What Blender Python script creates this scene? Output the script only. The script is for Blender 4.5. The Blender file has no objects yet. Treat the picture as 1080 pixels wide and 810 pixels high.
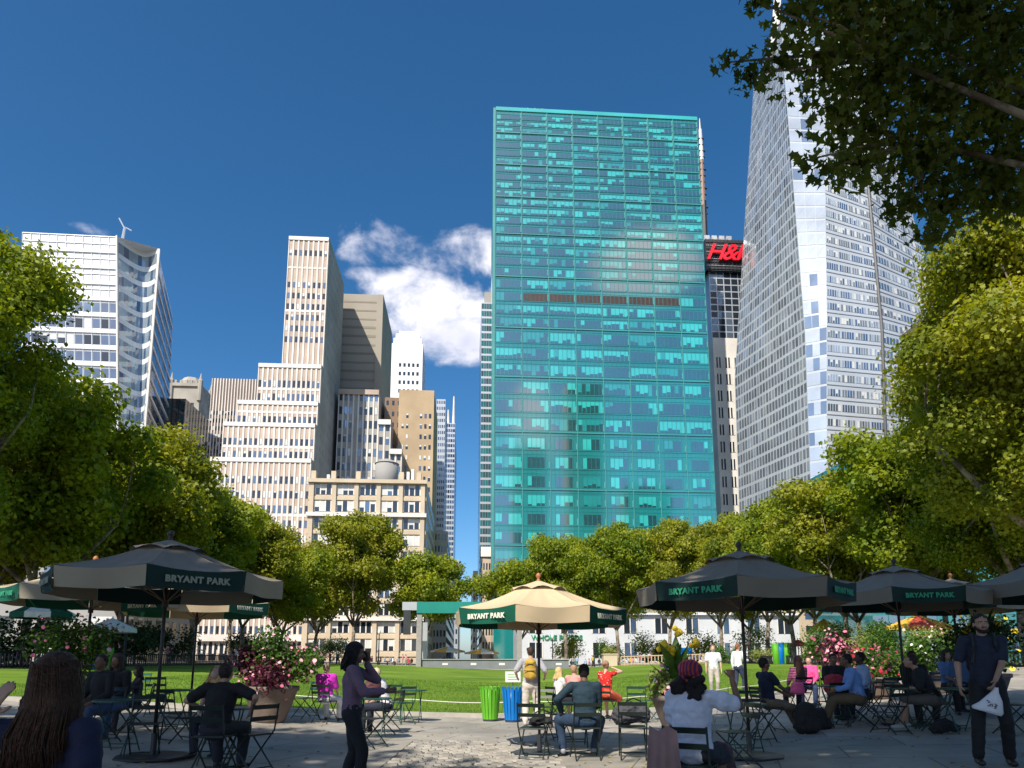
import bpy, math, random
import numpy as np
from mathutils import Vector, Matrix
R = math.radians
PI = math.pi
sc = bpy.context.scene
COL = sc.collection
PITCH, F, EYE, CX, CY = R(9.5), 745.0, 1.45, 540.0, 572.0
cp_, sp_ = math.cos(PITCH), math.sin(PITCH)

def ray(px, py):
    a, b = (px - CX) / F, (CY - py) / F
    return Vector((a, cp_ - b * sp_, sp_ + b * cp_))
def at(px, py, Y):
    d = ray(px, py); t = Y / d.y
    return Vector((d.x * t, Y, EYE + d.z * t))
def atz(px, py, Z):
    d = ray(px, py); t = (Z - EYE) / d.z
    return Vector((d.x * t, d.y * t, Z))
def proj(v):
    D = v[1] * cp_ + (v[2] - EYE) * sp_
    U = -v[1] * sp_ + (v[2] - EYE) * cp_
    D = max(D, .01)
    return CX + F * v[0] / D, CY - F * U / D
def gz(x):
    raw = .055 * (math.sqrt(x * x + 9) - 3)
    return 1.3 * math.tanh(raw / 1.3)
def gx(px, Y):
    z = 0
    for _ in range(5):
        D = Y * cp_ + (z - EYE) * sp_
        x = (px - CX) / F * D
        z = gz(x)
    return Vector((x, Y, z))

# ------------------------------------------------------------ materials
MATS = {}
def mat(name, col, rough=.6, var=.12, scale=3., metal=0., spec=.5, bump=0., bscale=30., ior=1.5, emis=None, coords='Object', trans=0., coat=0.):
    if name in MATS: return MATS[name]
    m = bpy.data.materials.new(name); m.use_nodes = True
    nt = m.node_tree; N, L = nt.nodes, nt.links
    b = N['Principled BSDF']
    b.inputs['Roughness'].default_value = rough
    b.inputs['Metallic'].default_value = metal
    b.inputs['Specular IOR Level'].default_value = spec
    b.inputs['IOR'].default_value = ior
    b.inputs['Base Color'].default_value = (*col, 1)
    if coat: b.inputs['Coat Weight'].default_value = coat
    if emis:
        b.inputs['Emission Color'].default_value = (*emis[0], 1); b.inputs['Emission Strength'].default_value = emis[1]
    if var > 0 or bump > 0:
        tc = N.new('ShaderNodeTexCoord')
        if var > 0:
            n = N.new('ShaderNodeTexNoise'); n.inputs['Scale'].default_value = scale; n.inputs['Detail'].default_value = 5
            L.new(tc.outputs[coords], n.inputs['Vector'])
            r = N.new('ShaderNodeMapRange'); r.inputs[1].default_value = .3; r.inputs[2].default_value = .7
            r.inputs[3].default_value = 1 - var; r.inputs[4].default_value = 1 + var
            L.new(n.outputs['Fac'], r.inputs[0])
            h = N.new('ShaderNodeHueSaturation'); h.inputs['Color'].default_value = (*col, 1)
            L.new(r.outputs[0], h.inputs['Value']); L.new(h.outputs[0], b.inputs['Base Color'])
        if bump > 0:
            n2 = N.new('ShaderNodeTexNoise'); n2.inputs['Scale'].default_value = bscale; n2.inputs['Detail'].default_value = 4
            L.new(tc.outputs[coords], n2.inputs['Vector'])
            bp = N.new('ShaderNodeBump'); bp.inputs['Strength'].default_value = bump; bp.inputs['Distance'].default_value = .02
            L.new(n2.outputs['Fac'], bp.inputs['Height']); L.new(bp.outputs[0], b.inputs['Normal'])
    MATS[name] = m
    return m

def leafmat(name, c1, c2, tr=.35, scale=.35, rough=.55):
    if name in MATS: return MATS[name]
    m = bpy.data.materials.new(name); m.use_nodes = True
    nt = m.node_tree; N, L = nt.nodes, nt.links
    N.remove(N['Principled BSDF'])
    out = N['Material Output']
    tc = N.new('ShaderNodeTexCoord')
    n = N.new('ShaderNodeTexNoise'); n.inputs['Scale'].default_value = scale; n.inputs['Detail'].default_value = 6; n.inputs['Roughness'].default_value = .75
    L.new(tc.outputs['Object'], n.inputs['Vector'])
    cr = N.new('ShaderNodeValToRGB')
    cr.color_ramp.elements[0].position = .36; cr.color_ramp.elements[0].color = (*c1, 1)
    cr.color_ramp.elements[1].position = .66; cr.color_ramp.elements[1].color = (*c2, 1)
    L.new(n.outputs['Fac'], cr.inputs[0])
    d = N.new('ShaderNodeBsdfPrincipled'); d.inputs['Roughness'].default_value = rough; d.inputs['Specular IOR Level'].default_value = .35
    t = N.new('ShaderNodeBsdfTranslucent')
    hs = N.new('ShaderNodeHueSaturation'); hs.inputs['Hue'].default_value = .485; hs.inputs['Saturation'].default_value = 1.1; hs.inputs['Value'].default_value = 1.5
    L.new(cr.outputs[0], d.inputs['Base Color']); L.new(cr.outputs[0], hs.inputs['Color']); L.new(hs.outputs[0], t.inputs['Color'])
    mx = N.new('ShaderNodeMixShader'); mx.inputs[0].default_value = tr
    L.new(d.outputs[0], mx.inputs[1]); L.new(t.outputs[0], mx.inputs[2]); L.new(mx.outputs[0], out.inputs['Surface'])
    MATS[name] = m
    return m

# ------------------------------------------------------------ object helpers
def tag(o, label=None, cat=None, group=None, kind=None):
    if label: o['label'] = label
    if cat: o['category'] = cat
    if group: o['group'] = group
    if kind: o['kind'] = kind
    return o
def empty(name, loc=(0, 0, 0), rz=0, label=None, cat=None, group=None):
    o = bpy.data.objects.new(name, None); COL.objects.link(o)
    o.location = loc; o.rotation_euler = (0, 0, rz); o.empty_display_size = .1
    return tag(o, label, cat, group)
def link(name, me, parent=None):
    o = bpy.data.objects.new(name, me); COL.objects.link(o)
    if parent is not None: o.parent = parent
    return o
CH = {}
def kids(o):
    return [c for c in COL.objects if c.parent is o]
def copy_tree(o, loc=None, rz=None, scale=None, label=None, group=None, parent=None, tree=None):
    if tree is None: tree = {}
    c = o.copy(); COL.objects.link(c)
    if parent is not None: c.parent = parent
    for ch in o.children: copy_tree(ch, parent=c)
    if loc is not None: c.location = loc
    if rz is not None: c.rotation_euler[2] = rz
    if scale is not None: c.scale = (scale,) * 3 if not hasattr(scale, '__len__') else scale
    if label: c['label'] = label
    if group: c['group'] = group
    return c

class MB:
    def __init__(s): s.v = []; s.f = []; s.m = []; s.ms = []
    def mi(s, m):
        if m not in s.ms: s.ms.append(m)
        return s.ms.index(m)
    def add(s, vs, fs, m):
        k = len(s.v); s.v += [tuple(p) for p in vs]; i = s.mi(m)
        for f in fs: s.f.append(tuple(k + j for j in f)); s.m.append(i)
    def hexa(s, c, m):    # 8 corners: bottom 0-3 ccw, top 4-7
        s.add(c, [(3, 2, 1, 0), (4, 5, 6, 7), (0, 1, 5, 4), (1, 2, 6, 5), (2, 3, 7, 6), (3, 0, 4, 7)], m)
    def box(s, lo, hi, m, M=None):
        x0, y0, z0 = lo; x1, y1, z1 = hi
        c = [(x0, y0, z0), (x1, y0, z0), (x1, y1, z0), (x0, y1, z0), (x0, y0, z1), (x1, y0, z1), (x1, y1, z1), (x0, y1, z1)]
        if M is not None: c = [M @ Vector(p) for p in c]
        s.hexa(c, m)
    def tube(s, pts, rad, m, n=8, cap=True):
        pts = [Vector(p) for p in pts]; k = len(pts)
        if not hasattr(rad, '__len__'): rad = [rad] * k
        rings = []
        ref = None
        for i, p in enumerate(pts):
            d = (pts[min(i + 1, k - 1)] - pts[max(i - 1, 0)]).normalized()
            if ref is None: ref = Vector((0, 0, 1)) if abs(d.z) < .9 else Vector((1, 0, 0))
            a = d.cross(ref).normalized(); b = d.cross(a).normalized(); ref = -b if False else ref
            rings.append([p + (a * math.cos(t) + b * math.sin(t)) * rad[i] for t in [2 * PI * j / n for j in range(n)]])
        vs = [q for r in rings for q in r]; fs = []
        for i in range(k - 1):
            for j in range(n):
                fs.append((i * n + j, (i + 1) * n + j, (i + 1) * n + (j + 1) % n, i * n + (j + 1) % n))
        if cap:
            fs.append(tuple(range(n))); fs.append(tuple((k - 1) * n + j for j in reversed(range(n))))
        s.add(vs, fs, m)
    def lathe(s, prof, m, n=16, c=(0, 0, 0), sx=1, sy=1):
        vs = []; fs = []
        for (r, z) in prof:
            for j in range(n):
                t = 2 * PI * j / n
                vs.append((c[0] + r * math.cos(t) * sx, c[1] + r * math.sin(t) * sy, c[2] + z))
        for i in range(len(prof) - 1):
            for j in range(n):
                fs.append((i * n + j, i * n + (j + 1) % n, (i + 1) * n + (j + 1) % n, (i + 1) * n + j))
        fs.append(tuple(reversed(range(n)))); fs.append(tuple((len(prof) - 1) * n + j for j in range(n)))
        s.add(vs, fs, m)
    def ell(s, c, r, m, n=12, k=8, M=None):
        vs = []; fs = []
        for i in range(k + 1):
            ph = -PI / 2 + PI * i / k
            for j in range(n):
                t = 2 * PI * j / n
                p = Vector((r[0] * math.cos(ph) * math.cos(t), r[1] * math.cos(ph) * math.sin(t), r[2] * math.sin(ph)))
                if M is not None: p = M @ p
                vs.append(p + Vector(c))
        for i in range(k):
            for j in range(n):
                fs.append((i * n + j, i * n + (j + 1) % n, (i + 1) * n + (j + 1) % n, (i + 1) * n + j))
        s.add(vs, fs, m)
    def mesh(s, name='mesh', smooth=False, bevel=0):
        me = bpy.data.meshes.new(name); me.from_pydata(s.v, [], s.f)
        for m in s.ms: me.materials.append(m)
        me.polygons.foreach_set('material_index', s.m)
        if smooth: me.polygons.foreach_set('use_smooth', [True] * len(s.f))
        me.validate(); me.update()
        return me
    def build(s, name, parent=None, smooth=False):
        return link(name, s.mesh(name, smooth), parent)

def evalmesh(me, mods):
    o = bpy.data.objects.new('tmp', me); COL.objects.link(o)
    for f in mods: f(o)
    dg = bpy.context.evaluated_depsgraph_get(); dg.update()
    r = bpy.data.meshes.new_from_object(o.evaluated_get(dg), depsgraph=dg)
    bpy.data.objects.remove(o)
    return r

def text_mesh(s, size, ext, m, shear=0, off=0, space=1.0):
    cu = bpy.data.curves.new('t', 'FONT'); cu.body = s; cu.size = size; cu.extrude = ext; cu.shear = shear; cu.offset = off
    cu.space_character = space
    cu.align_x = 'CENTER'; cu.align_y = 'CENTER'; cu.resolution_u = 4
    o = bpy.data.objects.new('tmp', cu); COL.objects.link(o)
    dg = bpy.context.evaluated_depsgraph_get(); dg.update()
    me = bpy.data.meshes.new_from_object(o.evaluated_get(dg), depsgraph=dg)
    bpy.data.objects.remove(o)
    me.materials.clear(); me.materials.append(m)
    return me

# ------------------------------------------------------------ camera, sky, sun
cam = bpy.data.cameras.new('camera'); co = bpy.data.objects.new('camera', cam); COL.objects.link(co)
cam.sensor_width = 36; cam.lens = 36 * F / 1080; cam.shift_y = (CY - 405) / 1080
cam.clip_end = 6000; cam.clip_start = .1
co.location = (0, 0, EYE); co.rotation_euler = (PI / 2 + PITCH, 0, 0)
sc.camera = co
SUN_EL, SUN_AZ = R(46), R(155)     # azimuth measured from +Y towards -X
tos = Vector((-math.sin(SUN_AZ) * math.cos(SUN_EL), math.cos(SUN_AZ) * math.cos(SUN_EL), math.sin(SUN_EL)))
sl = bpy.data.lights.new('sun', 'SUN'); sl.energy = 4.6; sl.angle = R(.5); sl.color = (1, .93, .82)
so = bpy.data.objects.new('sun', sl); COL.objects.link(so)
so.rotation_euler = tos.to_track_quat('Z', 'Y').to_euler()
w = bpy.data.worlds.new('World'); sc.world = w; w.use_nodes = True
N, L = w.node_tree.nodes, w.node_tree.links
bg = N['Background']; bg.inputs['Strength'].default_value = .15
sky = N.new('ShaderNodeTexSky'); sky.sky_type = 'NISHITA'; sky.sun_disc = False
sky.sun_elevation = SUN_EL; sky.sun_rotation = -SUN_AZ
sky.air_density = .8; sky.dust_density = 1.1; sky.ozone_density = 3.6; sky.altitude = 0
hsv = N.new('ShaderNodeHueSaturation'); hsv.inputs['Saturation'].default_value = 1.27; hsv.inputs['Hue'].default_value = .495; hsv.inputs['Value'].default_value = .80
L.new(sky.outputs[0], hsv.inputs['Color'])
tc = N.new('ShaderNodeTexCoord')
def vm(op, a, b=None):
    n = N.new('ShaderNodeVectorMath'); n.operation = op
    for i, x in enumerate((a, b)):
        if x is None: continue
        if isinstance(x, tuple): n.inputs[i].default_value = x
        else: L.new(x, n.inputs[i])
    return n
def mm(op, a, b=None, clamp=False):
    n = N.new('ShaderNodeMath'); n.operation = op; n.use_clamp = clamp
    for i, x in enumerate((a, b)):
        if x is None: continue
        if isinstance(x, (int, float)): n.inputs[i].default_value = x
        else: L.new(x, n.inputs[i])
    return n.outputs[0]
gen = tc.outputs['Generated']
# clouds: (pixel x, pixel y, half width, half height, weight, behind the camera)
CL = [(455, 332, 84, 48, 1.12, 0), (392, 252, 52, 32, .82, 0), (495, 268, 66, 34, .78, 0), (415, 300, 60, 22, .8, 0), (492, 355, 48, 30, 1.1, 0), (575, 330, 80, 60, 1.0, 0), (93, 241, 24, 8, .62, 0),
      (680, 280, 66, 36, 1.7, 1), (560, 455, 30, 60, 1.2, 1), (900, 250, 70, 60, .6, 1), (120, 330, 80, 60, .9, 1)]
acc = None
for (px, py, hw, hh, wt, back) in CL:
    d = ray(px, py).normalized()
    ux = (ray(px + hw, py).normalized() - d); uy = (ray(px, py - hh).normalized() - d)
    if back:
        nf_ = Vector((math.sin(R(3.8)), -math.cos(R(3.8)), 0))
        d, ux, uy = [v_ - nf_ * 2 * v_.dot(nf_) for v_ in (d, ux, uy)]
    df = vm('SUBTRACT', gen, tuple(d))
    a = vm('DOT_PRODUCT', df.outputs[0], tuple(ux / ux.length_squared)).outputs['Value']
    b = vm('DOT_PRODUCT', df.outputs[0], tuple(uy / uy.length_squared)).outputs['Value']
    fr = vm('DOT_PRODUCT', gen, tuple(d)).outputs['Value']
    e = mm('ADD', mm('MULTIPLY', a, a), mm('MULTIPLY', b, b))
    e = mm('SUBTRACT', 1.0, mm('MULTIPLY', e, .62), True)
    e = mm('MULTIPLY', e, mm('GREATER_THAN', fr, .5))
    e = mm('MULTIPLY', e, wt)
    acc = e if acc is None else mm('MAXIMUM', acc, e)
ns = N.new('ShaderNodeTexNoise'); ns.inputs['Scale'].default_value = 13; ns.inputs['Detail'].default_value = 9; ns.inputs['Roughness'].default_value = .58; ns.inputs['Distortion'].default_value = .25
L.new(vm('MULTIPLY', gen, (1, 1, 1.5)).outputs[0], ns.inputs['Vector'])
dens = mm('ADD', acc, mm('MULTIPLY', mm('SUBTRACT', ns.outputs['Fac'], .52), 2.6))
mr = N.new('ShaderNodeMapRange'); mr.interpolation_type = 'SMOOTHSTEP'
L.new(mm('MULTIPLY', dens, mm('GREATER_THAN', acc, .001)), mr.inputs[0]); mr.inputs[1].default_value = .27; mr.inputs[2].default_value = 1.12
fac = mm('MULTIPLY', mr.outputs[0], mm('MULTIPLY', acc, 3.5, True))
ns2 = N.new('ShaderNodeTexNoise'); ns2.inputs['Scale'].default_value = 9; ns2.inputs['Detail'].default_value = 5
L.new(gen, ns2.inputs['Vector'])
cc = N.new('ShaderNodeMix'); cc.data_type = 'RGBA'
cc.inputs['A'].default_value = (3.2, 3.4, 4.5, 1); cc.inputs['B'].default_value = (6.0, 5.9, 6.3, 1)
mr2 = N.new('ShaderNodeMapRange'); mr2.inputs[1].default_value = .3; mr2.inputs[2].default_value = .6
L.new(ns2.outputs['Fac'], mr2.inputs[0]); L.new(mr2.outputs[0], cc.inputs['Factor'])
cm = N.new('ShaderNodeMix'); cm.data_type = 'RGBA'
L.new(fac, cm.inputs['Factor']); L.new(hsv.outputs[0], cm.inputs['A']); L.new(cc.outputs['Result'], cm.inputs['B'])
L.new(cm.outputs['Result'], bg.inputs['Color'])
sc.view_settings.view_transform = 'Standard'; sc.view_settings.look = 'None'; sc.view_settings.exposure = 0.42; sc.view_settings.gamma = 1
sc.view_settings.use_curve_mapping = False
sc.cycles.use_denoising = True
sc.cycles.max_bounces = 6; sc.cycles.diffuse_bounces = 4; sc.cycles.glossy_bounces = 3; sc.cycles.transmission_bounces = 4; sc.cycles.transparent_max_bounces = 6
sc.cycles.sample_clamp_indirect = 6
# ------------------------------------------------------------ ground sheets
def sheet(name, xs, lo, hi, dz, m, ny=1, thick=0):
    vs = []; fs = []; nx = len(xs)
    for x in xs:
        for j in range(ny + 1):
            y = lo(x) + (hi(x) - lo(x)) * j / ny
            vs.append((x, y, gz(x) + dz))
    for i in range(nx - 1):
        for j in range(ny):
            a = i * (ny + 1) + j
            fs.append((a, a + ny + 1, a + ny + 2, a + 1))
    b = MB(); b.add(vs, fs, m)
    if thick:
        bot = [(p[0], p[1], p[2] - thick) for p in vs]
        k = len(vs); side = []
        for i in range(nx - 1):
            a = i * (ny + 1); side.append((a, k + a, k + a + ny + 1, a + ny + 1))
            c = a + ny; side.append((c, c + ny + 1, k + c + ny + 1, k + c))
        a = 0; side.append((0, ny, k + ny, k)); a = (nx - 1) * (ny + 1); side.append((a, k + a, k + a + ny, a + ny))
        b.add(vs + bot, side, m)
    return tag(b.build(name), kind='structure')
def frange(a, b, n): return [a + (b - a) * i / n for i in range(n + 1)]
def lerp_pts(pts):
    def f(x):
        if x <= pts[0][0]: return pts[0][1]
        for (a, b), (c, d) in zip(pts, pts[1:]):
            if x <= c:
                t = (x - a) / (c - a); return b + (d - b) * t
        return pts[-1][1]
    return f

def ground_nodes(name, c1, c2, scale, rough=.9, bump=.3, bscale=40):
    m = mat(name, c1, rough, 0, bump=bump, bscale=bscale, coords='Object')
    nt = m.node_tree; N_, L_ = nt.nodes, nt.links; b = N_['Principled BSDF']
    tc_ = N_.new('ShaderNodeTexCoord')
    n = N_.new('ShaderNodeTexNoise'); n.inputs['Scale'].default_value = scale; n.inputs['Detail'].default_value = 8; n.inputs['Roughness'].default_value = .65
    L_.new(tc_.outputs['Object'], n.inputs['Vector'])
    cr = N_.new('ShaderNodeValToRGB'); cr.color_ramp.elements[0].position = .35; cr.color_ramp.elements[1].position = .65
    cr.color_ramp.elements[0].color = (*c1, 1); cr.color_ramp.elements[1].color = (*c2, 1)
    L_.new(n.outputs['Fac'], cr.inputs[0]); L_.new(cr.outputs[0], b.inputs['Base Color'])
    return m, cr, b, N_, L_, tc_

m_earth = ground_nodes('earth', (.10, .085, .065), (.17, .15, .12), .6)[0]
m_asph = ground_nodes('asphalt', (.045, .045, .048), (.065, .065, .068), 1.5)[0]
# slab paving: large stone flags with dark joints
m_pave, cr, bb, N_, L_, tc_ = ground_nodes('bluestone_paving', (.31, .285, .245), (.43, .40, .345), 1.3, .75, .25, 60)
br = N_.new('ShaderNodeTexBrick'); br.inputs['Scale'].default_value = 1; br.inputs['Brick Width'].default_value = 1.9; br.inputs['Row Height'].default_value = 1.25
br.inputs['Mortar Size'].default_value = .012; br.inputs['Color1'].default_value = (.86, .86, .86, 1); br.inputs['Color2'].default_value = (1.08, 1.06, 1.02, 1); br.inputs['Mortar'].default_value = (.42, .4, .38, 1)
mpg = N_.new('ShaderNodeMapping'); mpg.inputs['Rotation'].default_value = (0, 0, R(17)); mpg.inputs['Location'].default_value = (.4, .3, 0)
L_.new(tc_.outputs['Object'], mpg.inputs[0]); L_.new(mpg.outputs[0], br.inputs['Vector'])
mu = N_.new('ShaderNodeMix'); mu.data_type = 'RGBA'; mu.blend_type = 'MULTIPLY'; mu.inputs['Factor'].default_value = 1
L_.new(cr.outputs[0], mu.inputs['A']); L_.new(br.outputs['Color'], mu.inputs['B']); L_.new(mu.outputs['Result'], bb.inputs['Base Color'])
# stains on the flags
st = N_.new('ShaderNodeTexNoise'); st.inputs['Scale'].default_value = .35; st.inputs['Detail'].default_value = 6
L_.new(tc_.outputs['Object'], st.inputs['Vector'])
sr = N_.new('ShaderNodeMapRange'); sr.inputs[1].default_value = .35; sr.inputs[2].default_value = .7; sr.inputs[3].default_value = .78; sr.inputs[4].default_value = 1.12
L_.new(st.outputs['Fac'], sr.inputs[0])
hv = N_.new('ShaderNodeHueSaturation'); L_.new(mu.outputs['Result'], hv.inputs['Color']); L_.new(sr.outputs[0], hv.inputs['Value']); L_.new(hv.outputs[0], bb.inputs['Base Color'])
m_grass = ground_nodes('lawn_grass', (.085, .165, .014), (.19, .29, .032), .16, .8, .9, 55)[0]
_n = m_grass.node_tree
_b = _n.nodes['Principled BSDF']
_b.inputs['Specular IOR Level'].default_value = .15
m_kerb = mat('kerb_stone', (.42, .39, .33), .8, .15, 4, bump=.2)
m_walk = mat('pale_walk', (.38, .36, .33), .85, .12, 1.2)

BIG = [-1500, -400, -150, -90] + frange(-60, 60, 60) + [90, 150, 400, 1500]
sheet('ground', BIG, lambda x: -600, lambda x: 2500, -.03, m_earth, 1)
edge = lerp_pts([(-30, 16.2), (-12, 17.3), (-7, 17.8), (-3, 18.5), (1.5, 18.7), (4.2, 19.5), (6.5, 21.2), (9, 24), (12, 26.8), (16, 30), (30, 40)])
XL = frange(-26, 28, 54)
sheet('pavement', frange(-40, 40, 80), lambda x: -16, lambda x: edge(x) + .02, 0, m_pave, 1)
sheet('kerb', frange(-26, 30, 56), lambda x: edge(x) + .02, lambda x: edge(x) + .34, .09, m_kerb, 1, .2)
sheet('lawn', XL, lambda x: edge(x) + .34, lambda x: 104, .06, m_grass, 1)
sheet('path', frange(-60, 60, 120), lambda x: 104, lambda x: 128, -.01, m_walk, 1)
sheet('path', frange(-44, -26, 18), lambda x: 17, lambda x: 104, -.01, m_earth, 1)
sheet('path', frange(28, 46, 18), lambda x: 32, lambda x: 104, -.01, m_earth, 1)
sheet('road', frange(-260, 260, 60), lambda x: 128, lambda x: 146, -.004, m_asph, 1)
sheet('pavement', frange(-260, 260, 60), lambda x: 146, lambda x: 151, .11, m_walk, 1, .15)
sheet('road', frange(-18, 2, 10), lambda x: 151, lambda x: 900, -.004, m_asph, 1)

# setts let into the paving, each stone modelled
random.seed(5)
cb = MB(); m_set = mat('granite_sett', (.36, .33, .28), .8, .25, 2.3, bump=.3); m_set2 = mat('granite_sett_dark', (.26, .24, .21), .8, .25, 2.3, bump=.3)
y = 7.4; row = 0
while y < 13.0:
    hgt = random.uniform(.15, .17); x = -1.75 + (row % 2) * .12
    while x < .55:
        wd = random.uniform(.20, .27); z = gz(x) + .004; t = random.uniform(.022, .034); q = .014
        c = [(x, y, z), (x + wd - .038, y, z), (x + wd - .038, y + hgt - .042, z), (x, y + hgt - .042, z)]
        d = [(x + q, y + q, z + t), (x + wd - .038 - q, y + q, z + t), (x + wd - .038 - q, y + hgt - .042 - q, z + t), (x + q, y + hgt - .042 - q, z + t)]
        cb.hexa(c + d, m_set if random.random() < .6 else m_set2)
        x += wd
    y += hgt; row += 1
o = cb.build('sett_paving'); tag(o, kind='structure')
o = sheet('paving_joint_bed', frange(-1.78, .62, 8), lambda x: 7.35, lambda x: 13.05, .004, mat('joint_sand', (.045, .04, .034), .95, .2, 8), 1)

# ------------------------------------------------------------ buildings
GA = R(3.8)
E1 = Vector((math.cos(GA), math.sin(GA), 0)); E2 = Vector((-math.sin(GA), math.cos(GA), 0))
g_dark = mat('window_glass_dark', (.02, .028, .04), .08, .2, .2, spec=.8, ior=1.6)
g_blue = mat('window_glass_blue', (.06, .10, .18), .06, .25, .2, spec=.9, ior=1.9)
g_pale = mat('window_blind_pale', (.62, .62, .58), .35, .1, .4)
g_sky = mat('window_glass_reflective', (.25, .33, .42), .05, .2, .1, metal=.7)
TREE_Y = 600

class Bld:
    def __init__(s, name, label, cat='building'):
        s.root = empty(name, (0, 0, 0), 0, label, cat); s.wall = MB(); s.trim = MB(); s.roof = MB(); s.wins = []
    def prism(s, pts, z0, z1, m, roof=None, part='wall'):
        b = s.wall; n = len(pts)
        lo = [(p[0], p[1], z0) for p in pts]; hi = [(p[0], p[1], z1) for p in pts]
        b.add(lo + hi, [(i, (i + 1) % n, n + (i + 1) % n, n + i) for i in range(n)], m)
        b.add(hi, [tuple(range(n))], roof or m)
    def done(s, maxw=100, tree_y=None):
        s.wall.build('wall', s.root)
        if s.trim.f: s.trim.build('pier', s.root)
        ty = tree_y or TREE_Y
        sc_ = []
        for (mb, c, ar) in s.wins:
            px, py = proj(c); vis = (0 < px < 1080 and -20 < py < ty)
            sc_.append((ar / (c[1] ** 2) * (1 if vis else .0001), mb))
        sc_.sort(key=lambda t: -t[0])
        rest = MB()
        for k, (a, mb) in enumerate(sc_):
            if k < maxw: mb.build('window', s.root)
            else:
                for v0 in [0]:
                    k0 = len(rest.v); rest.v += mb.v
                    for f, mi in zip(mb.f, mb.m):
                        rest.f.append(tuple(k0 + j for j in f)); rest.m.append(rest.mi(mb.ms[mi]))
        if rest.f: tag(rest.build('window', s.root), kind='stuff')
        return s.root

def fbil(c00, c10, c01, c11):
    n = (c10 - c00).cross(c01 - c00).normalized()
    return lambda u, v, w_: (c00 * (1 - u) + c10 * u) * (1 - v) + (c01 * (1 - u) + c11 * u) * v + n * w_
def fbox(mb, f, u0, u1, v0, v1, w0, w1, m):
    mb.hexa([f(u0, v0, w0), f(u0, v0, w1), f(u1, v0, w1), f(u1, v0, w0), f(u0, v1, w0), f(u0, v1, w1), f(u1, v1, w1), f(u1, v1, w0)][::1], m)
def facade(b, c00, c10, c01, c11, nb, rows, ww=.6, wh=.55, vo=.5, panes=1, glass=((g_dark, 1),), blind=(0, None), pier=None, span=None, mull=None, skip=None, mg=(0, 0), seed=1, wd=.06):
    """corners left-bottom, right-bottom, left-top, right-top as seen from outside; rows: int or list of v bounds"""
    rnd = random.Random(seed)
    f = fbil(c00, c10, c01, c11)
    if isinstance(rows, int): rows = [i / rows for i in range(rows + 1)]
    U = lambda i: mg[0] + (1 - mg[0] - mg[1]) * i / nb
    W = (c10 - c00).length; H = (c01 - c00).length
    for i in range(nb):
        for j in range(len(rows) - 1):
            if skip and skip(i, j): continue
            ua, ub = U(i), U(i + 1); va, vb = rows[j], rows[j + 1]
            um, vmid = (ua + ub) / 2, va + (vb - va) * vo
            hw, hh = (ub - ua) * ww / 2, (vb - va) * wh / 2
            mb = MB()
            u0, u1, v0, v1 = um - hw, um + hw, vmid - hh, vmid + hh
            pw = (u1 - u0) / panes
            gl = rnd.choices([g[0] for g in glass], [g[1] for g in glass])[0]
            for k in range(panes):
                a, c = u0 + k * pw, u0 + (k + 1) * pw
                g2 = gl if rnd.random() < .6 else rnd.choices([g[0] for g in glass], [g[1] for g in glass])[0]
                fbox(mb, f, a, c, v0, v1, 0, wd, g2)
                if rnd.random() < blind[0]:
                    dr = rnd.choice((.25, .4, .6, 1, 1)); fbox(mb, f, a + pw * .04, c - pw * .04, v1 - (v1 - v0) * dr * .98, v1 - (v1 - v0) * .02, wd, wd + .015, blind[1])
            if mull:
                for k in range(panes + 1):
                    a = u0 + k * pw; t = mull[0] / W
                    fbox(mb, f, a - t, a + t, v0, v1, wd, wd + .05, mull[1])
            b.wins.append((mb, f(um, vmid, 0), W * 2 * hw * H * 2 * hh))
    if pier:
        pw_, pd, pm = pier[:3]; ev = pier[3] if len(pier) > 3 else 1
        for i in range(0, nb + 1, ev):
            u = U(i); h = pw_ / W / 2
            fbox(b.trim, f, max(0, u - h), min(1, u + h), 0, 1, .003, pd, pm)
    if span:
        sh, sd, sm = span
        for j in range(len(rows) - 1):
            va, vb = rows[j], rows[j + 1]
            vmid = va + (vb - va) * vo; hh = (vb - va) * wh / 2
            # band between this row's head and the next row's sill
            fbox(b.wall, f, 0.0, 1.0, vmid + hh, vb + ((rows[j + 2] - vb) * (vo - wh / 2) if j + 2 < len(rows) else 0) * .999, .002, sd, sm)

def frame_at(px, py, Y):
    return at(px, py, Y)
def front(pxl, py, Y, pxr, depth):
    """roof corners A (front left), B (front right), C, D of a building on the street grid"""
    A = at(pxl, py, Y); Z = A.z
    lo, hi = 0, 400
    for _ in range(40):
        m_ = (lo + hi) / 2; P = A + E1 * m_
        if proj(P)[0] < pxr: lo = m_
        else: hi = m_
    B = A + E1 * lo
    return A, B, B + E2 * depth, A + E2 * depth
def dn(p, z): return Vector((p[0], p[1], z))

def simple_tower(name, label, pxl, py, Y, pxr, depth, m, fw, side=None, z0=-1, roofm=None, zb=None, left=None, tree_y=None):
    A, B, C_, D_ = front(pxl, py, Y, pxr, depth)
    b = Bld(name, label); b.prism([A, B, C_, D_], z0, A.z, m, roofm)
    zb = zb or 4
    if fw: facade(b, dn(A, zb), dn(B, zb), A, B, **fw)
    if side: facade(b, dn(B, zb), dn(C_, zb), B, C_, **side)
    if left: facade(b, dn(D_, zb), dn(A, zb), D_, A, **left)
    return b, (A, B, C_, D_)

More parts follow.
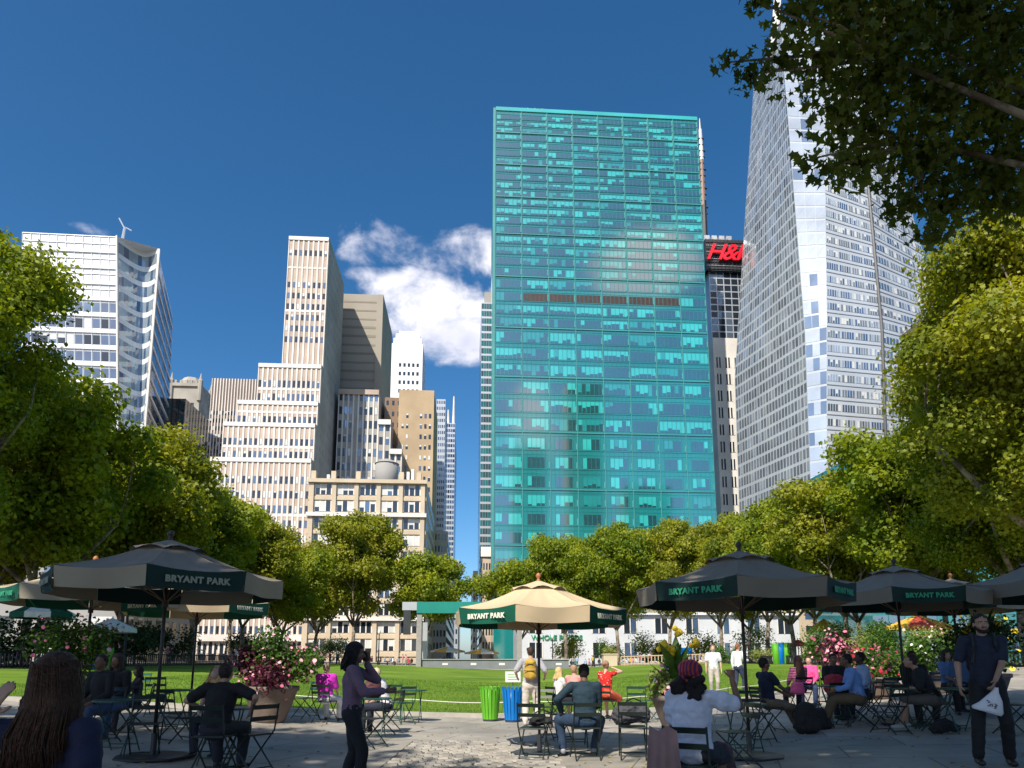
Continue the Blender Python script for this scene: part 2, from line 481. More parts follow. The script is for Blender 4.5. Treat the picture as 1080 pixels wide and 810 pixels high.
m_roof = mat('roof_gravel', (.2, .19, .18), .9)
m_white = mat('white_stone', (.74, .70, .64), .7, .14, .12)
m_pinkbr = mat('salmon_brick', (.50, .39, .31), .85, .22, .15)
m_tan = mat('tan_brick', (.46, .34, .21), .85, .2, .12)
m_buff = mat('buff_stone', (.56, .46, .33), .8, .1, .25)
m_grey = mat('grey_concrete', (.34, .33, .31), .85, .1, .12)
m_sideg = mat('side_brick_grey', (.40, .38, .35), .88, .2, .1)
m_wmetal = mat('white_metal', (.74, .76, .78), .4, .04, .1)
m_steel = mat('pale_steel', (.55, .57, .6), .35, .06, .1, metal=.4)
m_darkst = mat('dark_steel', (.05, .055, .06), .45, .2, .5, metal=.3)

# --- stepped tower with white piers
Bt = Bld('stepped_tower', 'tall stepped tower with white vertical piers and salmon brick, blank grey side')
base = at(347, 251, 170)         # right front corner of the topmost tier
tiers = [(305, 251, 0, 347, 8, None), (273, 385, -1.6, None, 10, None), (251, 424, -3.4, None, 13, None), (236, 447, -5.2, None, 15, None), (228, 484, -7.4, None, 16, None)]
XR = base
def tier(pxl, py, dy, nb, rows_skip, seed, dark=False):
    P = XR + E2 * dy
    d = ray(540, py); Y_ = P.y
    # height from pixel y at the corner's depth
    Z = at(540, py, P.y).z
    Bc = Vector((P.x, P.y, Z))
    lo, hi = 0, 200
    for _ in range(40):
        m_ = (lo + hi) / 2
        if proj(Bc - E1 * m_)[0] > pxl: lo = m_
        else: hi = m_
    return Bc - E1 * lo, Bc
prev = 1e9
specs = [(305, 251, 0, 8), (273, 385, -1.8, 13), (251, 424, -3.6, 16), (236, 447, -5.6, 18), (222, 484, -8, 19)]
tops = [tier(a, b_, c_, 0, None, 0) for a, b_, c_, d_ in specs]
g_s = ((g_dark, 2), (g_blue, 2))
for k, ((A, B), (pxl, py, dy, nb)) in enumerate(zip(tops, specs)):
    back = XR + E2 * 23
    Cc = Vector((back.x, back.y, A.z)); Dd = Cc - (B - A)
    zlow = tops[k + 1][0].z if k + 1 < len(tops) else 3
    Bt.prism([A, B, Cc + (E2 * 0), Dd], -1, A.z - k * .004, m_sideg if False else m_pinkbr, m_roof)
    h = A.z - zlow; fl = max(2, round(h / (3.0 if k == 0 else 3.5)))
    pend = 2 if k == 0 else 0
    sk = (lambda i, j, fl=fl, k=k: (j >= fl - (4 if k == 0 else 1)) and not (k == 0 and j == fl - 2) or (k == 0 and j < 2))
    facade(Bt, dn(A, zlow), dn(B, zlow), A, B, nb, fl, ww=.46, wh=.5, glass=g_s, blind=(.3, g_pale), pier=(.40, .16, m_white), mg=(.0, .0), seed=k + 3, skip=sk)
    # pale spandrel stripes and parapet
    f = fbil(dn(A, zlow), dn(B, zlow), A, B)
    fbox(Bt.wall, f, 0, 1, 1 - 1.0 / h, 1.0, .004, .3, m_white)
    rr = random.Random(k)
    for j in range(1, fl, 4):
        if k == 0 and j < 2: continue
        fbox(Bt.wall, f, 0.01, .99, j / fl, j / fl + .18 / fl, .004, .08, m_white)
    # right side skin
    f2 = fbil(dn(B, zlow), dn(Cc, zlow), B, Cc)
    fbox(Bt.wall, f2, 0, 1, 0, .9995, .004, .12, m_sideg)
    for j in range(fl):
        fbox(Bt.wall, f2, 0, 1, (j + .4) / fl, (j + .42) / fl, .12, .15, m_grey)
        for q in range(7):
            if rr.random() < .55: fbox(Bt.wall, f2, .06 + q * .13, .085 + q * .13, (j + .45) / fl, (j + .8) / fl, .12, .14, mat('bricked_window', (.30, .285, .26), .8))
# storefront at the foot
A, B = tops[-1]
f = fbil(dn(A, 0), dn(B, 0), dn(A, 7), dn(B, 7))
fbox(Bt.wall, f, 0, 1, .82, 1.02, .02, 1.0, m_white)
for i in range(10):
    mb = MB(); fbox(mb, f, i / 10 + .015, i / 10 + .085, .22, .75, .02, .08, g_dark)
    Bt.wins.append((mb, f(i / 10 + .05, .5, 0), 40))
Bt.done(100, 560)

# --- blank slab tower behind it
b, (A, B, C_, D_) = simple_tower('slab_tower', 'windowless brown concrete slab tower behind the stepped tower', 340, 309, 197, 404.5, 26, mat('brown_concrete', (.36, .32, .26), .85, .08, .1), None)
f = fbil(dn(A, 0), dn(B, 0), A, B)
rr = random.Random(3)
for j in range(40):
    fbox(b.trim, f, 0.0, 1, j / 40, j / 40 + .004 + rr.random() * .003, .003, .05, mat('brown_concrete_joint', (.27, .235, .19), .9))
fbox(b.wall, f, .9, 1.0, .0, .999, .055, .5, MATS['brown_concrete'])
b.done()

# --- white apartment tower far back
b, (A, B, C_, D_) = simple_tower('apartment_tower', 'bright white apartment tower with small dark square windows', 413, 362, 330, 446, 24, mat('bright_white_render', (.86, .84, .8), .6, .03, .1),
    dict(nb=6, rows=34, ww=.55, wh=.42, glass=((g_dark, 1),), skip=lambda i, j: i < 1 or j > 31, seed=8, mg=(.08, .08)),
    dict(nb=5, rows=34, ww=.5, wh=.42, glass=((g_dark, 1),), seed=9))
mid = (A + B + C_ + D_) / 4
for (s_, h) in ((.9, 3.5), (.78, 6.5), (.6, 9)):
    b.prism([mid + (p - mid) * s_ for p in (A, B, C_, D_)], A.z - 1, A.z + h, MATS['bright_white_render'])
b.done()

# --- art deco block with white piers, stepping down to the right
b = Bld('deco_tower', 'art deco block with grey bays between white piers, stepping down to the right')
for k, (xl, py, Y, xr, nb, seed) in enumerate(((357.5, 411, 186, 400, 8, 1), (399, 443, 185.2, 412.5, 2, 2), (411, 474, 184.5, 424, 2, 3))):
    A, B, C_, D_ = front(xl, py, Y, xr, 30)
    b.prism([A, B, C_, D_], -1, A.z - .003 * k, m_sideg, m_roof)
    h = A.z - 4
    facade(b, dn(A, 4), dn(B, 4), A, B, nb, round(h / 3.9), ww=.55, wh=.55, glass=((g_dark, 3), (g_sky, 1), (g_blue, 1)), blind=(.25, g_pale), pier=(.4, .2, m_white), seed=seed, skip=(lambda i, j: i == 3 and k == 0))
    f = fbil(dn(A, 4), dn(B, 4), A, B)
    fbox(b.wall, f, 0, 1, 1 - 1.4 / h, 1, .01, .7, m_white if k else m_pinkbr)
b.done()

# --- tan brick tower
b, (A, B, C_, D_) = simple_tower('brick_tower', 'plain tan brick tower with triple windows near its right corner', 421, 411, 190, 458, 26, m_tan,
    dict(nb=7, rows=24, ww=.5, wh=.42, glass=((g_dark, 3), (g_blue, 1)), blind=(.45, g_pale), skip=lambda i, j: i in (2, 3) or j > 21 or (i == 0 and j % 2), seed=4, mg=(.06, .04)), None)
A2, B2, C2, D2 = front(406, 419, 192, 424, 18)
b.prism([A2, B2, C2, D2], -1, A2.z, mat('brown_brick', (.25, .17, .11), .85))
facade(b, dn(A2, 4), dn(B2, 4), A2, B2, 3, 22, ww=.4, wh=.4, glass=((g_dark, 1),), seed=41)
b.done()

# --- low buff building in front
A, B, C_, D_ = front(326, 507, 152, 450, 40)
b = Bld('low_office_block', 'low buff stone office block with wide triple windows and a cornice')
b.prism([A, B, C_, D_], -1, A.z, m_buff, m_roof)
h = A.z + 1
facade(b, dn(A, -1), dn(B, -1), A, B, 5, 11, ww=.74, wh=.62, vo=.5, panes=3, glass=((g_dark, 2), (g_blue, 1)), blind=(.55, g_pale), mull=(.12, m_white), skip=lambda i, j: j == 0, seed=12, mg=(.03, .03))
f = fbil(dn(A, -1), dn(B, -1), A, B)
for j in range(1, 12):
    fbox(b.wall, f, 0, 1, j / 11 - .012, j / 11 + .008, .003, .25, m_buff)
for v in (9 / 11, 1, 3 / 11):
    fbox(b.wall, f, -.005, 1.005, v - .012, v + .008, .26, 1.1, m_white if v < 1 else m_buff)
for i in range(6):
    u = .03 + .94 * i / 5
    fbox(b.trim, f, u - .018, u + .018, .0, .985, .26, .6, m_buff)
facade(b, dn(B, -1), dn(C_, -1), B, C_, 8, 11, ww=.4, wh=.5, glass=((g_dark, 1),), seed=13)
for u in (.03, .2, .41, .78, .93): # roof posts and bulkheads
    fbox(b.wall, f, u - .02, u + .02, 1.0005, 1.06, -2.2, -.6, m_buff)
for u, s_ in ((.1, .02), (.14, .035), (.83, .05), (.87, .06)):
    fbox(b.trim, f, u - .012, u + .012, 1.0005, 1 + s_ * 1.5, -4, -2.6, m_wmetal)
b.done(100, 690)
# water tank on its roof
wt = empty('water_tank', f(.62, 1, -8), 0, 'round grey water tank with conical lid on the buff office roof', 'water tank')
mb = MB(); mb.lathe([(2.6, 1.5), (2.7, 1.6), (2.7, 6.2), (2.5, 6.3)], m_grey, 20); mb.build('tank', wt, True)
mb = MB(); mb.lathe([(2.9, 6.3), (1.2, 7.3), (.1, 7.7)], m_grey, 20); mb.build('lid', wt)
for s1 in (-1, 1):
    for s2 in (-1, 1):
        mb = MB(); mb.tube([(1.6 * s1, 1.6 * s2, 0), (1.6 * s1, 1.6 * s2, 1.6)], .15, m_darkst); mb.build('leg', wt)

# --- slab with brown stripes behind, far left of the stepped tower
m_brownst = mat('brown_panel', (.17, .12, .10), .7)
b, c = simple_tower('striped_office_slab', 'office slab with thin white ribs and brown window strips', 224, 399, 236, 276, 40, m_brownst,
    dict(nb=17, rows=34, ww=.45, wh=.5, glass=((g_dark, 2), (g_blue, 1)), blind=(.2, g_pale), pier=(.36, .2, m_white), skip=lambda i, j: j > 29, seed=21),
    dict(nb=10, rows=34, ww=.4, wh=.5, glass=((g_dark, 1),), seed=22))
b.done()

# --- gothic stone tower
m_goth = mat('weathered_limestone', (.36, .33, .28), .85, .2, .15)
b, (A, B, C_, D_) = simple_tower('gothic_tower', 'grey stone gothic tower with corner pinnacles and arched openings', 181, 404, 300, 211.5, 13, m_goth,
    dict(nb=3, rows=16, ww=.4, wh=.6, glass=((g_dark, 1),), seed=31, mg=(.1, .1), skip=lambda i, j: j > 14))
f = fbil(dn(A, 4), dn(B, 4), A, B)
h = A.z - 4
for v in (.8, .9, 1):
    fbox(b.trim, f, -.03, 1.03, v - .012, v, .01, .8, m_goth)
for p in (A, B, C_, D_):
    b.trim.lathe([(1.1, -8), (1.1, 1.5), (.7, 2), (.1, 5)], m_goth, 8, p)
for i in range(5):
    fbox(b.trim, f, .1 + i * .18, .17 + i * .18, 1, 1 + 1.6 / h, -.6, 0.01, m_goth)
mid = (A + B + C_ + D_) / 4
b.trim.lathe([(5, 0), (5, 2.5), (3.5, 4.5), (.2, 5.2)], m_goth, 8, mid)
b.done()
b, (A, B, C_, D_) = simple_tower('stone_loft_block', 'grey stone block with arched window pairs below the gothic tower', 194, 443, 262, 233, 20, m_goth,
    dict(nb=3, rows=12, ww=.62, wh=.55, panes=2, mull=(.25, m_goth), glass=((g_dark, 1),), seed=32, mg=(.05, .1)), dict(nb=3, rows=12, ww=.5, wh=.5, glass=((g_dark, 1),), seed=33))
f = fbil(dn(A, 4), dn(B, 4), A, B)
for v in (.83, 1): fbox(b.trim, f, -.02, 1.02, v - .015, v + .004, .01, .7, m_goth)
b.done()
m_dkgl = mat('dark_green_glass', (.015, .035, .04), .06, .3, .3, spec=.9, ior=1.8)
b, c = simple_tower('dark_glass_block', 'small dark green glass block beside the white swooping tower', 169, 420, 205, 196, 20, m_dkgl,
    dict(nb=4, rows=14, ww=.9, wh=.85, glass=((m_dkgl, 2), (mat('green_glass', (.03, .12, .12), .07, .2, .3, ior=1.8), 1)), pier=(.18, .25, m_darkst), seed=34))
b.done()
b, c = simple_tower('brown_block', 'brown corner block left of the stepped tower', 214, 452, 240, 236, 30, m_sideg,
    dict(nb=3, rows=14, ww=.4, wh=.5, glass=((g_dark, 1),), seed=35))
b.done()

# --- white swooping tower at far left: two leaning faces with a concave glass face between
b = Bld('swooping_tower', 'white office tower with a concave glass notch and leaning corner edge')
YL = 165
P = lambda px, py, Y: at(px, py, Y)
ztop = P(125, 250, YL).z
def zc(px, py, Y, z):   # point at pixel column, fixed height z
    D = Y * cp_ + (z - EYE) * sp_
    return Vector(((px - CX) / F * D, Y, z))
zb = 4
L0t, L0b = zc(24, 0, YL - 2, ztop), zc(22, 0, YL - 2, zb)
L1t, L1b = zc(125, 0, YL, ztop), zc(127, 0, YL, zb)
z2 = P(166, 262, YL + 5).z
R1t, R1b = zc(166, 0, YL + 5, z2), zc(132, 0, YL + 2, zb)
R2t, R2b = zc(182, 0, YL + 42, z2), zc(168, 0, YL + 42, zb)
bk = Vector((0, 34, 0)); bk2 = Vector((-16, 6, 0))
b.wall.add([L0b, L1b, R1b, R2b, L0t, L1t, R1t, R2t, L0b + bk, R2b + bk2, L0t + bk, R2t + bk2],
    [(0, 1, 5, 4), (2, 3, 7, 6), (3, 9, 11, 7), (0, 4, 10, 8), (4, 5, 10), (5, 6, 7, 11, 10)], m_wmetal)
nfl = 24
topskip = lambda i, j: j >= nfl - 4
facade(b, L0b, L1b, L0t, L1t, 11, nfl, ww=.84, wh=.58, panes=1, glass=((g_blue, 3), (g_dark, 1), (g_sky, .6)), blind=(.15, g_pale), skip=topskip, seed=51, wd=.03, mg=(0, .01))
f = fbil(L0b, L1b, L0t, L1t)
for j in range(nfl): fbox(b.trim, f, 0, 1, j / nfl - .004, j / nfl + .004, .05, .35, m_wmetal)
for j in range(8): fbox(b.trim, f, 0, 1, 1 - j * .02 - .002, 1 - j * .02, .05, .2, m_steel)
for i in range(12): fbox(b.trim, f, i / 11 * .99 - .002, i / 11 * .99 + .002, 0, 1, .032, .2, m_wmetal)
fbox(b.trim, f, .985, 1.0, 0, 1, .05, .8, m_white)
f3 = fbil(R1b, R2b, R1t, R2t)
facade(b, R1b, R2b, R1t, R2t, 7, nfl, ww=.94, wh=.62, glass=((g_blue, 2), (g_sky, 2), (g_dark, 1)), seed=52, wd=.03)
for j in range(nfl): fbox(b.trim, f3, 0, 1, j / nfl - .004, j / nfl + .004, .05, .25, m_wmetal)
fbox(b.trim, f3, 0, .035, 0, 1, .05, .6, m_white)
# the concave notch: horizontal glass bands that bow inwards
g_not = mat('notch_glass', (.34, .42, .47), .1, .2, .2, metal=.35)
ncol = 10
n_up = int(nfl)
for j in range(n_up):
    v0, v1 = j / n_up, (j + 1) / n_up
    mbg = MB()
    for i in range(ncol):
        u0, u1 = i / ncol, (i + 1) / ncol
        def cv(u, v):
            a = L1b.lerp(L1t, v); c = R1b.lerp(R1t, v); p = a.lerp(c, u); 
            return p + Vector((-1.0 * math.sin(u * PI), 4.0 * math.sin(u * PI), 0))
        vs = [cv(u0, v0), cv(u1, v0), cv(u1, v0 + (v1 - v0) * .68), cv(u0, v0 + (v1 - v0) * .68)]
        mbg.add(vs, [(0, 1, 2, 3)], g_not if (i + j) % 3 else g_blue)
        vs = [cv(u0, v0 + (v1 - v0) * .68), cv(u1, v0 + (v1 - v0) * .68), cv(u1, v1), cv(u0, v1)]
        b.wall.add(vs, [(0, 1, 2, 3)], m_wmetal)
    b.wins.append((mbg, cv(.5, v0), 50))
b.done()
fb = f(.52, 1, -6)
rb = MB(); rb.box((fb.x - 7, fb.y, fb.z - 1), (fb.x + 7, fb.y + 6, fb.z + 3), m_steel)
rb.build('rooftop_plant', b.root)
cr_ = empty('roof_crane', f(.93, 1, -5), 0, 'small slender crane mast on the roof of the white swooping tower', 'crane')
mb = MB(); mb.tube([(0, 0, -1), (.6, 0, 6)], [.5, .35], m_steel, 6); mb.build('mast', cr_)
mb = MB(); mb.tube([(.6, 0, 5.5), (-1.2, 0, 8.6)], .18, m_steel, 6); mb.tube([(.6, 0, 6), (2.4, 0, 5)], .15, m_steel, 6); mb.build('jib', cr_)

# --- canyon buildings, left side of the street
b, c = simple_tower('grey_ribbed_tower', 'slim grey white office tower at the street canyon', 460.5, 421, 255, 470, 30, m_steel,
    dict(nb=5, rows=40, ww=.55, wh=.5, glass=((g_blue, 1), (g_dark, 1)), seed=61), dict(nb=6, rows=40, ww=.5, wh=.5, glass=((g_dark, 1),), seed=62)); b.done()
b, c = simple_tower('spired_glass_tower', 'narrow blue grey glass tower with a white spire in the street canyon', 468, 446, 330, 480, 60, m_steel,
    dict(nb=5, rows=44, ww=.8, wh=.6, glass=((g_blue, 2), (g_dark, 1)), seed=63), dict(nb=6, rows=44, ww=.8, wh=.6, glass=((g_blue, 1),), seed=64))
A, B, C_, D_ = c
b.trim.tube([B + E1 * -1 + Vector((0, 1, -8)), B + E1 * -.8 + Vector((0, 1, 14))], [.9, .35], m_white, 6)
b.trim.tube([A + E1 * 2.2 + Vector((0, 1, -8)), A + E1 * 2 + Vector((0, 1, 7))], [.9, .35], m_white, 6)
b.done()
b, c = simple_tower('shadowed_street_block', 'dark grey block walling the left of the street canyon', 458, 560, 215, 472, 160, m_sideg,
    dict(nb=4, rows=10, ww=.5, wh=.5, glass=((g_dark, 1),), seed=65), dict(nb=20, rows=10, ww=.5, wh=.5, glass=((g_dark, 1),), seed=66)); b.done(60)
b, c = simple_tower('far_street_block', 'farthest pale block on the left of the street canyon', 470, 590, 430, 484, 200, m_steel,
    dict(nb=4, rows=10, ww=.5, wh=.5, glass=((g_dark, 1),), seed=67)); b.done()
# right side of the street
g_tq = mat('turquoise_glass', (.03, .16, .17), .06, .3, .25, ior=1.8)
b, c = simple_tower('turquoise_sliver_tower', 'narrow turquoise glass tower left of the teal office slab', 508, 319, 262, 521, 40, m_steel,
    dict(nb=5, rows=44, ww=.9, wh=.7, glass=((g_tq, 2), (g_dkb := mat('slate_glass', (.05, .09, .1), .08, .2, .3), 1), (g_sky, .5)), seed=71),
    None, left=dict(nb=8, rows=44, ww=.9, wh=.7, glass=((g_tq, 1), (g_sky, 1)), seed=72))
A, B, C_, D_ = c
b.wall.box((A.x + 1, A.y + 1, A.z - 1), (B.x, B.y + 10, A.z + 5), m_grey)
b.done()
b, c = simple_tower('brown_topped_block', 'small white and brown block at the foot of the turquoise tower', 509, 577, 215, 521, 40, m_pinkbr,
    dict(nb=4, rows=8, ww=.5, wh=.5, glass=((g_dark, 1),), seed=73), left=dict(nb=8, rows=8, ww=.5, wh=.5, glass=((g_dark, 1),), seed=74))
b.wall.box((c[0].x - .5, c[0].y - .5, c[0].z - 3), (c[1].x, c[1].y + 3, c[0].z), m_white); b.done()
b, c = simple_tower('far_canyon_block', 'pale distant block on the right of the street canyon', 499, 602, 420, 512, 120, m_buff,
    dict(nb=4, rows=8, ww=.5, wh=.5, glass=((g_dark, 1),), seed=75), left=dict(nb=8, rows=8, ww=.5, wh=.5, glass=((g_dark, 1),), seed=76)); b.done()

# --- the teal glass slab
t_body = mat('teal_spandrel', (.006, .20, .19), .09, .15, .05, spec=.9, ior=2.0)
t_dark = mat('teal_glass_dark', (.002, .07, .07), .05, .2, .1, spec=.9, ior=2.5)
t_mid = mat('teal_glass_mid', (.006, .27, .25), .06, .2, .1, spec=.9, ior=2.3)
t_light = mat('teal_glass_light', (.03, .47, .42), .07, .15, .1, spec=.9, ior=2.3)
t_pale = mat('teal_mullion_pale', (.08, .34, .33), .35, .1, .1)
t_line = mat('teal_line', (.06, .28, .27), .4, .1, .1)
b = Bld('teal_glass_tower', 'huge flat teal green glass office slab behind the lawn trees')
A, B, C_, D_ = front(523, 113, 192, 735, 34)
b.prism([A, B, C_, D_], -1, A.z, t_body, m_roof)
lines = [139.5, 173, 207, 246, 291, 345, 397, 455, 515.5, 575, 633]
nper = [3, 4, 4, 4, 4, 4, 3, 3, 3, 3, 3]
Zs = [A.z - 2.0]; pz = A.z - 2.0; lineZ = []
for ly, k in zip(lines, nper):
    z = at(523, ly, A.y).z; lineZ.append(z)
    for q in range(1, k + 1): Zs.append(pz + (z - pz) * q / k)
    pz = z
Zs = Zs[::-1]; Zt, Zbm = A.z, Zs[0]
c00, c10 = dn(A, Zbm), dn(B, Zbm)
H_ = A.z - Zbm
rows = [(z - Zbm) / H_ for z in Zs]
nr = len(rows) - 1
rnd = random.Random(77)
f = fbil(c00, c10, A, B)
W_ = (B - A).length
print('teal rows', nr)
belt = None
for j in range(nr):
    va, vb = rows[j], rows[j + 1]
    zc_ = Zbm + H_ * (va + vb) / 2
    py_ = proj(Vector((A.x, A.y, zc_)))[1]
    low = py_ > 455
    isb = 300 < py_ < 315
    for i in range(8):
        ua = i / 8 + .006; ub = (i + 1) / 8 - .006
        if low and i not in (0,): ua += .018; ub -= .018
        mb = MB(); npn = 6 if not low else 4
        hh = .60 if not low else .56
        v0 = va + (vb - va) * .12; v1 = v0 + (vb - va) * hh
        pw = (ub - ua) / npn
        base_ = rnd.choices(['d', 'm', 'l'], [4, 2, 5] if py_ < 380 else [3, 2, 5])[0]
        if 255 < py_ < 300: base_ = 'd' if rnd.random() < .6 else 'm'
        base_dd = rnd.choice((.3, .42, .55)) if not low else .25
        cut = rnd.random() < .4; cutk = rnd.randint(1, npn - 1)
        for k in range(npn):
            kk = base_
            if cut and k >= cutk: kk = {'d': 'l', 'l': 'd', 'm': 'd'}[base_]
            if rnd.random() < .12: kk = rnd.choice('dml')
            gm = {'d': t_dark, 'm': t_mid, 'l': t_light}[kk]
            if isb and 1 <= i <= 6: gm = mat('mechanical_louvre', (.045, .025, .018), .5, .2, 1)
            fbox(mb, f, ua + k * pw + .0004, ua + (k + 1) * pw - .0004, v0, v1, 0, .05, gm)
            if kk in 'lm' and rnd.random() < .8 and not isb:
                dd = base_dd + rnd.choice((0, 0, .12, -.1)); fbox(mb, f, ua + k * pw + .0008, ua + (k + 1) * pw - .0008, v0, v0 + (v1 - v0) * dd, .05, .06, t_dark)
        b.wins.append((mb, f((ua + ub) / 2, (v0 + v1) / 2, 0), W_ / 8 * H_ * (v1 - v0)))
    fbox(b.trim, f, 0, 1, va + (vb - va) * .04, va + (vb - va) * .07, .01, .12, t_body)
    fbox(b.trim, f, 0, 1, va + (vb - va) * .82, va + (vb - va) * .84, .01, .09, t_mid)
for i in range(9):
    fbox(b.trim, f, max(0, i / 8 - .0014), min(1, i / 8 + .0014), 0, .998, .01, .25, t_line)
    if 0 < i < 9: 
        for j in range(nr):
            fbox(b.trim, f, i / 8 - .006 - (.0), i / 8 - .0025, rows[j] + .004, rows[j] + .016, .012, .2, t_pale)
for i in range(49):
    fbox(b.trim, f, max(0, i / 48 - .0005), min(1, i / 48 + .0005), 0, .998, .012, .16, t_body)
for z in lineZ:
    v = (z - Zbm) / H_; fbox(b.trim, f, 0, 1, v - .0009, v + .0009, .02, .27, t_line)
fbox(b.trim, f, 0, 1, .992, 1.0, .02, .3, t_light)
# corner fin at left
fbox(b.trim, f, -.012, -.001, 0, 1, -3, -.2, t_line)
for q in range(9):
    fbox(b.trim, f, .13 + q * .012, .136 + q * .012, 1.0002, 1.004 + .002 * (q % 3), -1.5, -1, m_pinkbr)
# lower storeys behind the trees
b.done(100, 560)
# podium
b = Bld('retail_podium', 'low white retail podium with tall dark windows and green store lettering')
Pa = at(548, 648, 153); Pb = Pa + E1 * 62
Pa = dn(Pa, 11.5); Pb = dn(Pb, 11.5)
b.prism([Pa, Pb, Pb + E2 * 20, Pa + E2 * 20], -1, 11.5, mat('podium_panel', (.6, .62, .64), .4, .08, .3), m_roof)
facade(b, dn(Pa, 1), dn(Pb, 1), Pa, Pb, 9, [0, .5, 1], ww=.42, wh=.62, panes=2, glass=((g_dark, 2), (g_blue, 1)), mull=(.1, m_white), seed=81)
f = fbil(dn(Pa, 1), dn(Pb, 1), Pa, Pb)
fbox(b.wall, f, 0, 1, .98, 1.02, .07, .8, m_wmetal)
tm = text_mesh('WHOLE FOODS', 1.55, .08, mat('sign_green', (.01, .28, .12), .5, 0), off=.03)
o = link('lettering', tm, b.root); o.matrix_world = Matrix.Translation(f(.13, .5, .15)) @ Matrix.Rotation(GA, 4, 'Z') @ Matrix.Rotation(PI / 2, 4, 'X')
b.done(100, 720)

# --- tower with the red sign, mast and stone base
b = Bld('sign_tower', 'tower with a dark truss crown carrying red letters above a white stone base')
A, B, C_, D_ = front(751.5, 356, 231, 790, 26)
b.prism([A, B, C_, D_], -1, A.z, m_white)
facade(b, dn(A, 3), dn(B, 3), A, B, 4, 18, ww=.62, wh=.62, panes=2, mull=(.22, m_white), glass=((g_dark, 1),), seed=91, skip=lambda i, j: j > 16)
A2, B2, C2, D2 = front(747.5, 286, 231.5, 785, 20)
b.prism([A2, B2, C2, D2], A.z - 1, A2.z, m_steel)
facade(b, dn(A2, A.z), dn(B2, A.z), A2, B2, 5, 10, ww=.86, wh=.8, glass=((g_dark, 2), (g_sky, 1)), seed=92)
A3, B3, C3, D3 = front(743.5, 252, 230, 790, 22)
b.prism([A3, B3, C3, D3], A2.z - .5, A3.z, mat('sign_backing', (.035, .037, .042), .5))
f = fbil(dn(A3, A2.z), dn(B3, A2.z), A3, B3)
for j in range(9): fbox(b.trim, f, 0, 1, j / 9, j / 9 + .012, .05, .25, m_steel if j % 2 else m_darkst)
for i in range(12): fbox(b.trim, f, i / 12, i / 12 + .006, 0, 1, .26, .5, m_darkst)
for i in range(6): fbox(b.trim, f, i / 6, i / 6 + .12, 1.001, 1.16, -4, -.5 , m_steel) if i < 4 else None
tm = text_mesh('H&M', 8.6, .35, mat('sign_red', (.75, .01, .03), .4, 0, emis=((.8, .01, .02), .12)), shear=.42, off=.12, space=.86)
o = link('lettering', tm, b.root)
fc = f(.50, .5, 1.0)
o.matrix_world = Matrix.Translation(fc) @ Matrix.Rotation(GA, 4, 'Z') @ Matrix.Rotation(PI / 2, 4, 'X')
mp = at(743, 243, 239)
z1 = at(738, 125, 239).z
b.trim.tube([(mp.x, 239, mp.z - 8), (mp.x + .3, 239, mp.z + 12)], [1.1, .9], m_darkst, 6)
b.trim.tube([(mp.x, 239, mp.z + 10), (mp.x + .2, 239, mp.z + (z1 - mp.z) * .62)], [.9, .7], mat('mast_rust', (.32, .2, .15), .6), 6)
b.trim.tube([(mp.x + .2, 239, mp.z + (z1 - mp.z) * .62), (mp.x + .2, 239, mp.z + (z1 - mp.z) * .9)], [.8, .6], m_white, 6)
b.trim.tube([(mp.x + .2, 239, mp.z + (z1 - mp.z) * .9), (mp.x + .2, 239, z1)], [.35, .15], m_white, 6)
for k in range(14):
    z = mp.z + 4 + k * 2.6; b.trim.box((mp.x - 1.0, 238.4, z), (mp.x + 1.1 + (k % 3) * .3, 239.4, z + .25), m_darkst)
b.done()

# --- faceted crystal tower at right
b = Bld('faceted_glass_tower', 'soaring faceted pale glass tower leaning back behind the right hand trees')
g_c1 = mat('crystal_glass', (.55, .60, .63), .12, .15, .12, metal=.55)
g_c2 = mat('crystal_glass_dark', (.24, .27, .30), .1, .3, .12, metal=.3)
g_c3 = mat('crystal_frit', (.44, .48, .52), .28, .08, .12)
g_c4 = mat('crystal_glass_slate', (.13, .15, .175), .08, .3, .12)
Y0 = 188
zt = 202
b0 = zc(862, 0, Y0, 3); t0 = zc(823, 0, Y0 + 6, zt)            # ridge between the side face and the front
l0 = zc(785, 0, Y0 + 38, 3); lt = zc(795, 0, Y0 + 33, zt)
lm = zc(775, 0, Y0 + 36, 95)
bm = zc(849, 0, Y0 + 2, 95)
# side face in two storeys of facets
c0 = zc(872, 0, Y0 - 1.5, 3); cm_ = zc(872, 0, Y0 - .5, 95); ct = zc(868, 0, Y0 + 4, zt - 4)
d0 = zc(941, 0, Y0 + 3, 3); dm = zc(930, 0, Y0 + 3, 95); dt = zc(902, 0, Y0 + 6, zt - 12)
e0 = zc(1010, 0, Y0 + 10, 3); em = zc(1002, 0, Y0 + 14, 95); et = zc(930, 0, Y0 + 18, zt - 20)
bb_ = Vector((0, 45, 0))
quads = [((l0, b0, lm, bm), 's'), ((lm, bm, lt, t0), 's'), ((b0, c0, bm, cm_), 'c'), ((bm, cm_, t0, ct), 'c'), ((c0, d0, cm_, dm), 'f'), ((cm_, dm, ct, dt), 'f'), ((d0, e0, dm, em), 'f'), ((dm, em, dt, et), 'f')]
vs = []
for q, k in quads:
    f = fbil(*q); nu_, nv_ = 18, 21
    b.wall.add([f(i / nu_, j / nv_, -.02) for i in range(nu_ + 1) for j in range(nv_ + 1)], [(i * (nv_ + 1) + j, (i + 1) * (nv_ + 1) + j, (i + 1) * (nv_ + 1) + j + 1, i * (nv_ + 1) + j + 1) for i in range(nu_) for j in range(nv_)], g_c3)
b.wall.add([lt, t0, ct, dt, et, et + bb_ * .4], [(0, 1, 2, 3, 4, 5)], g_c3)
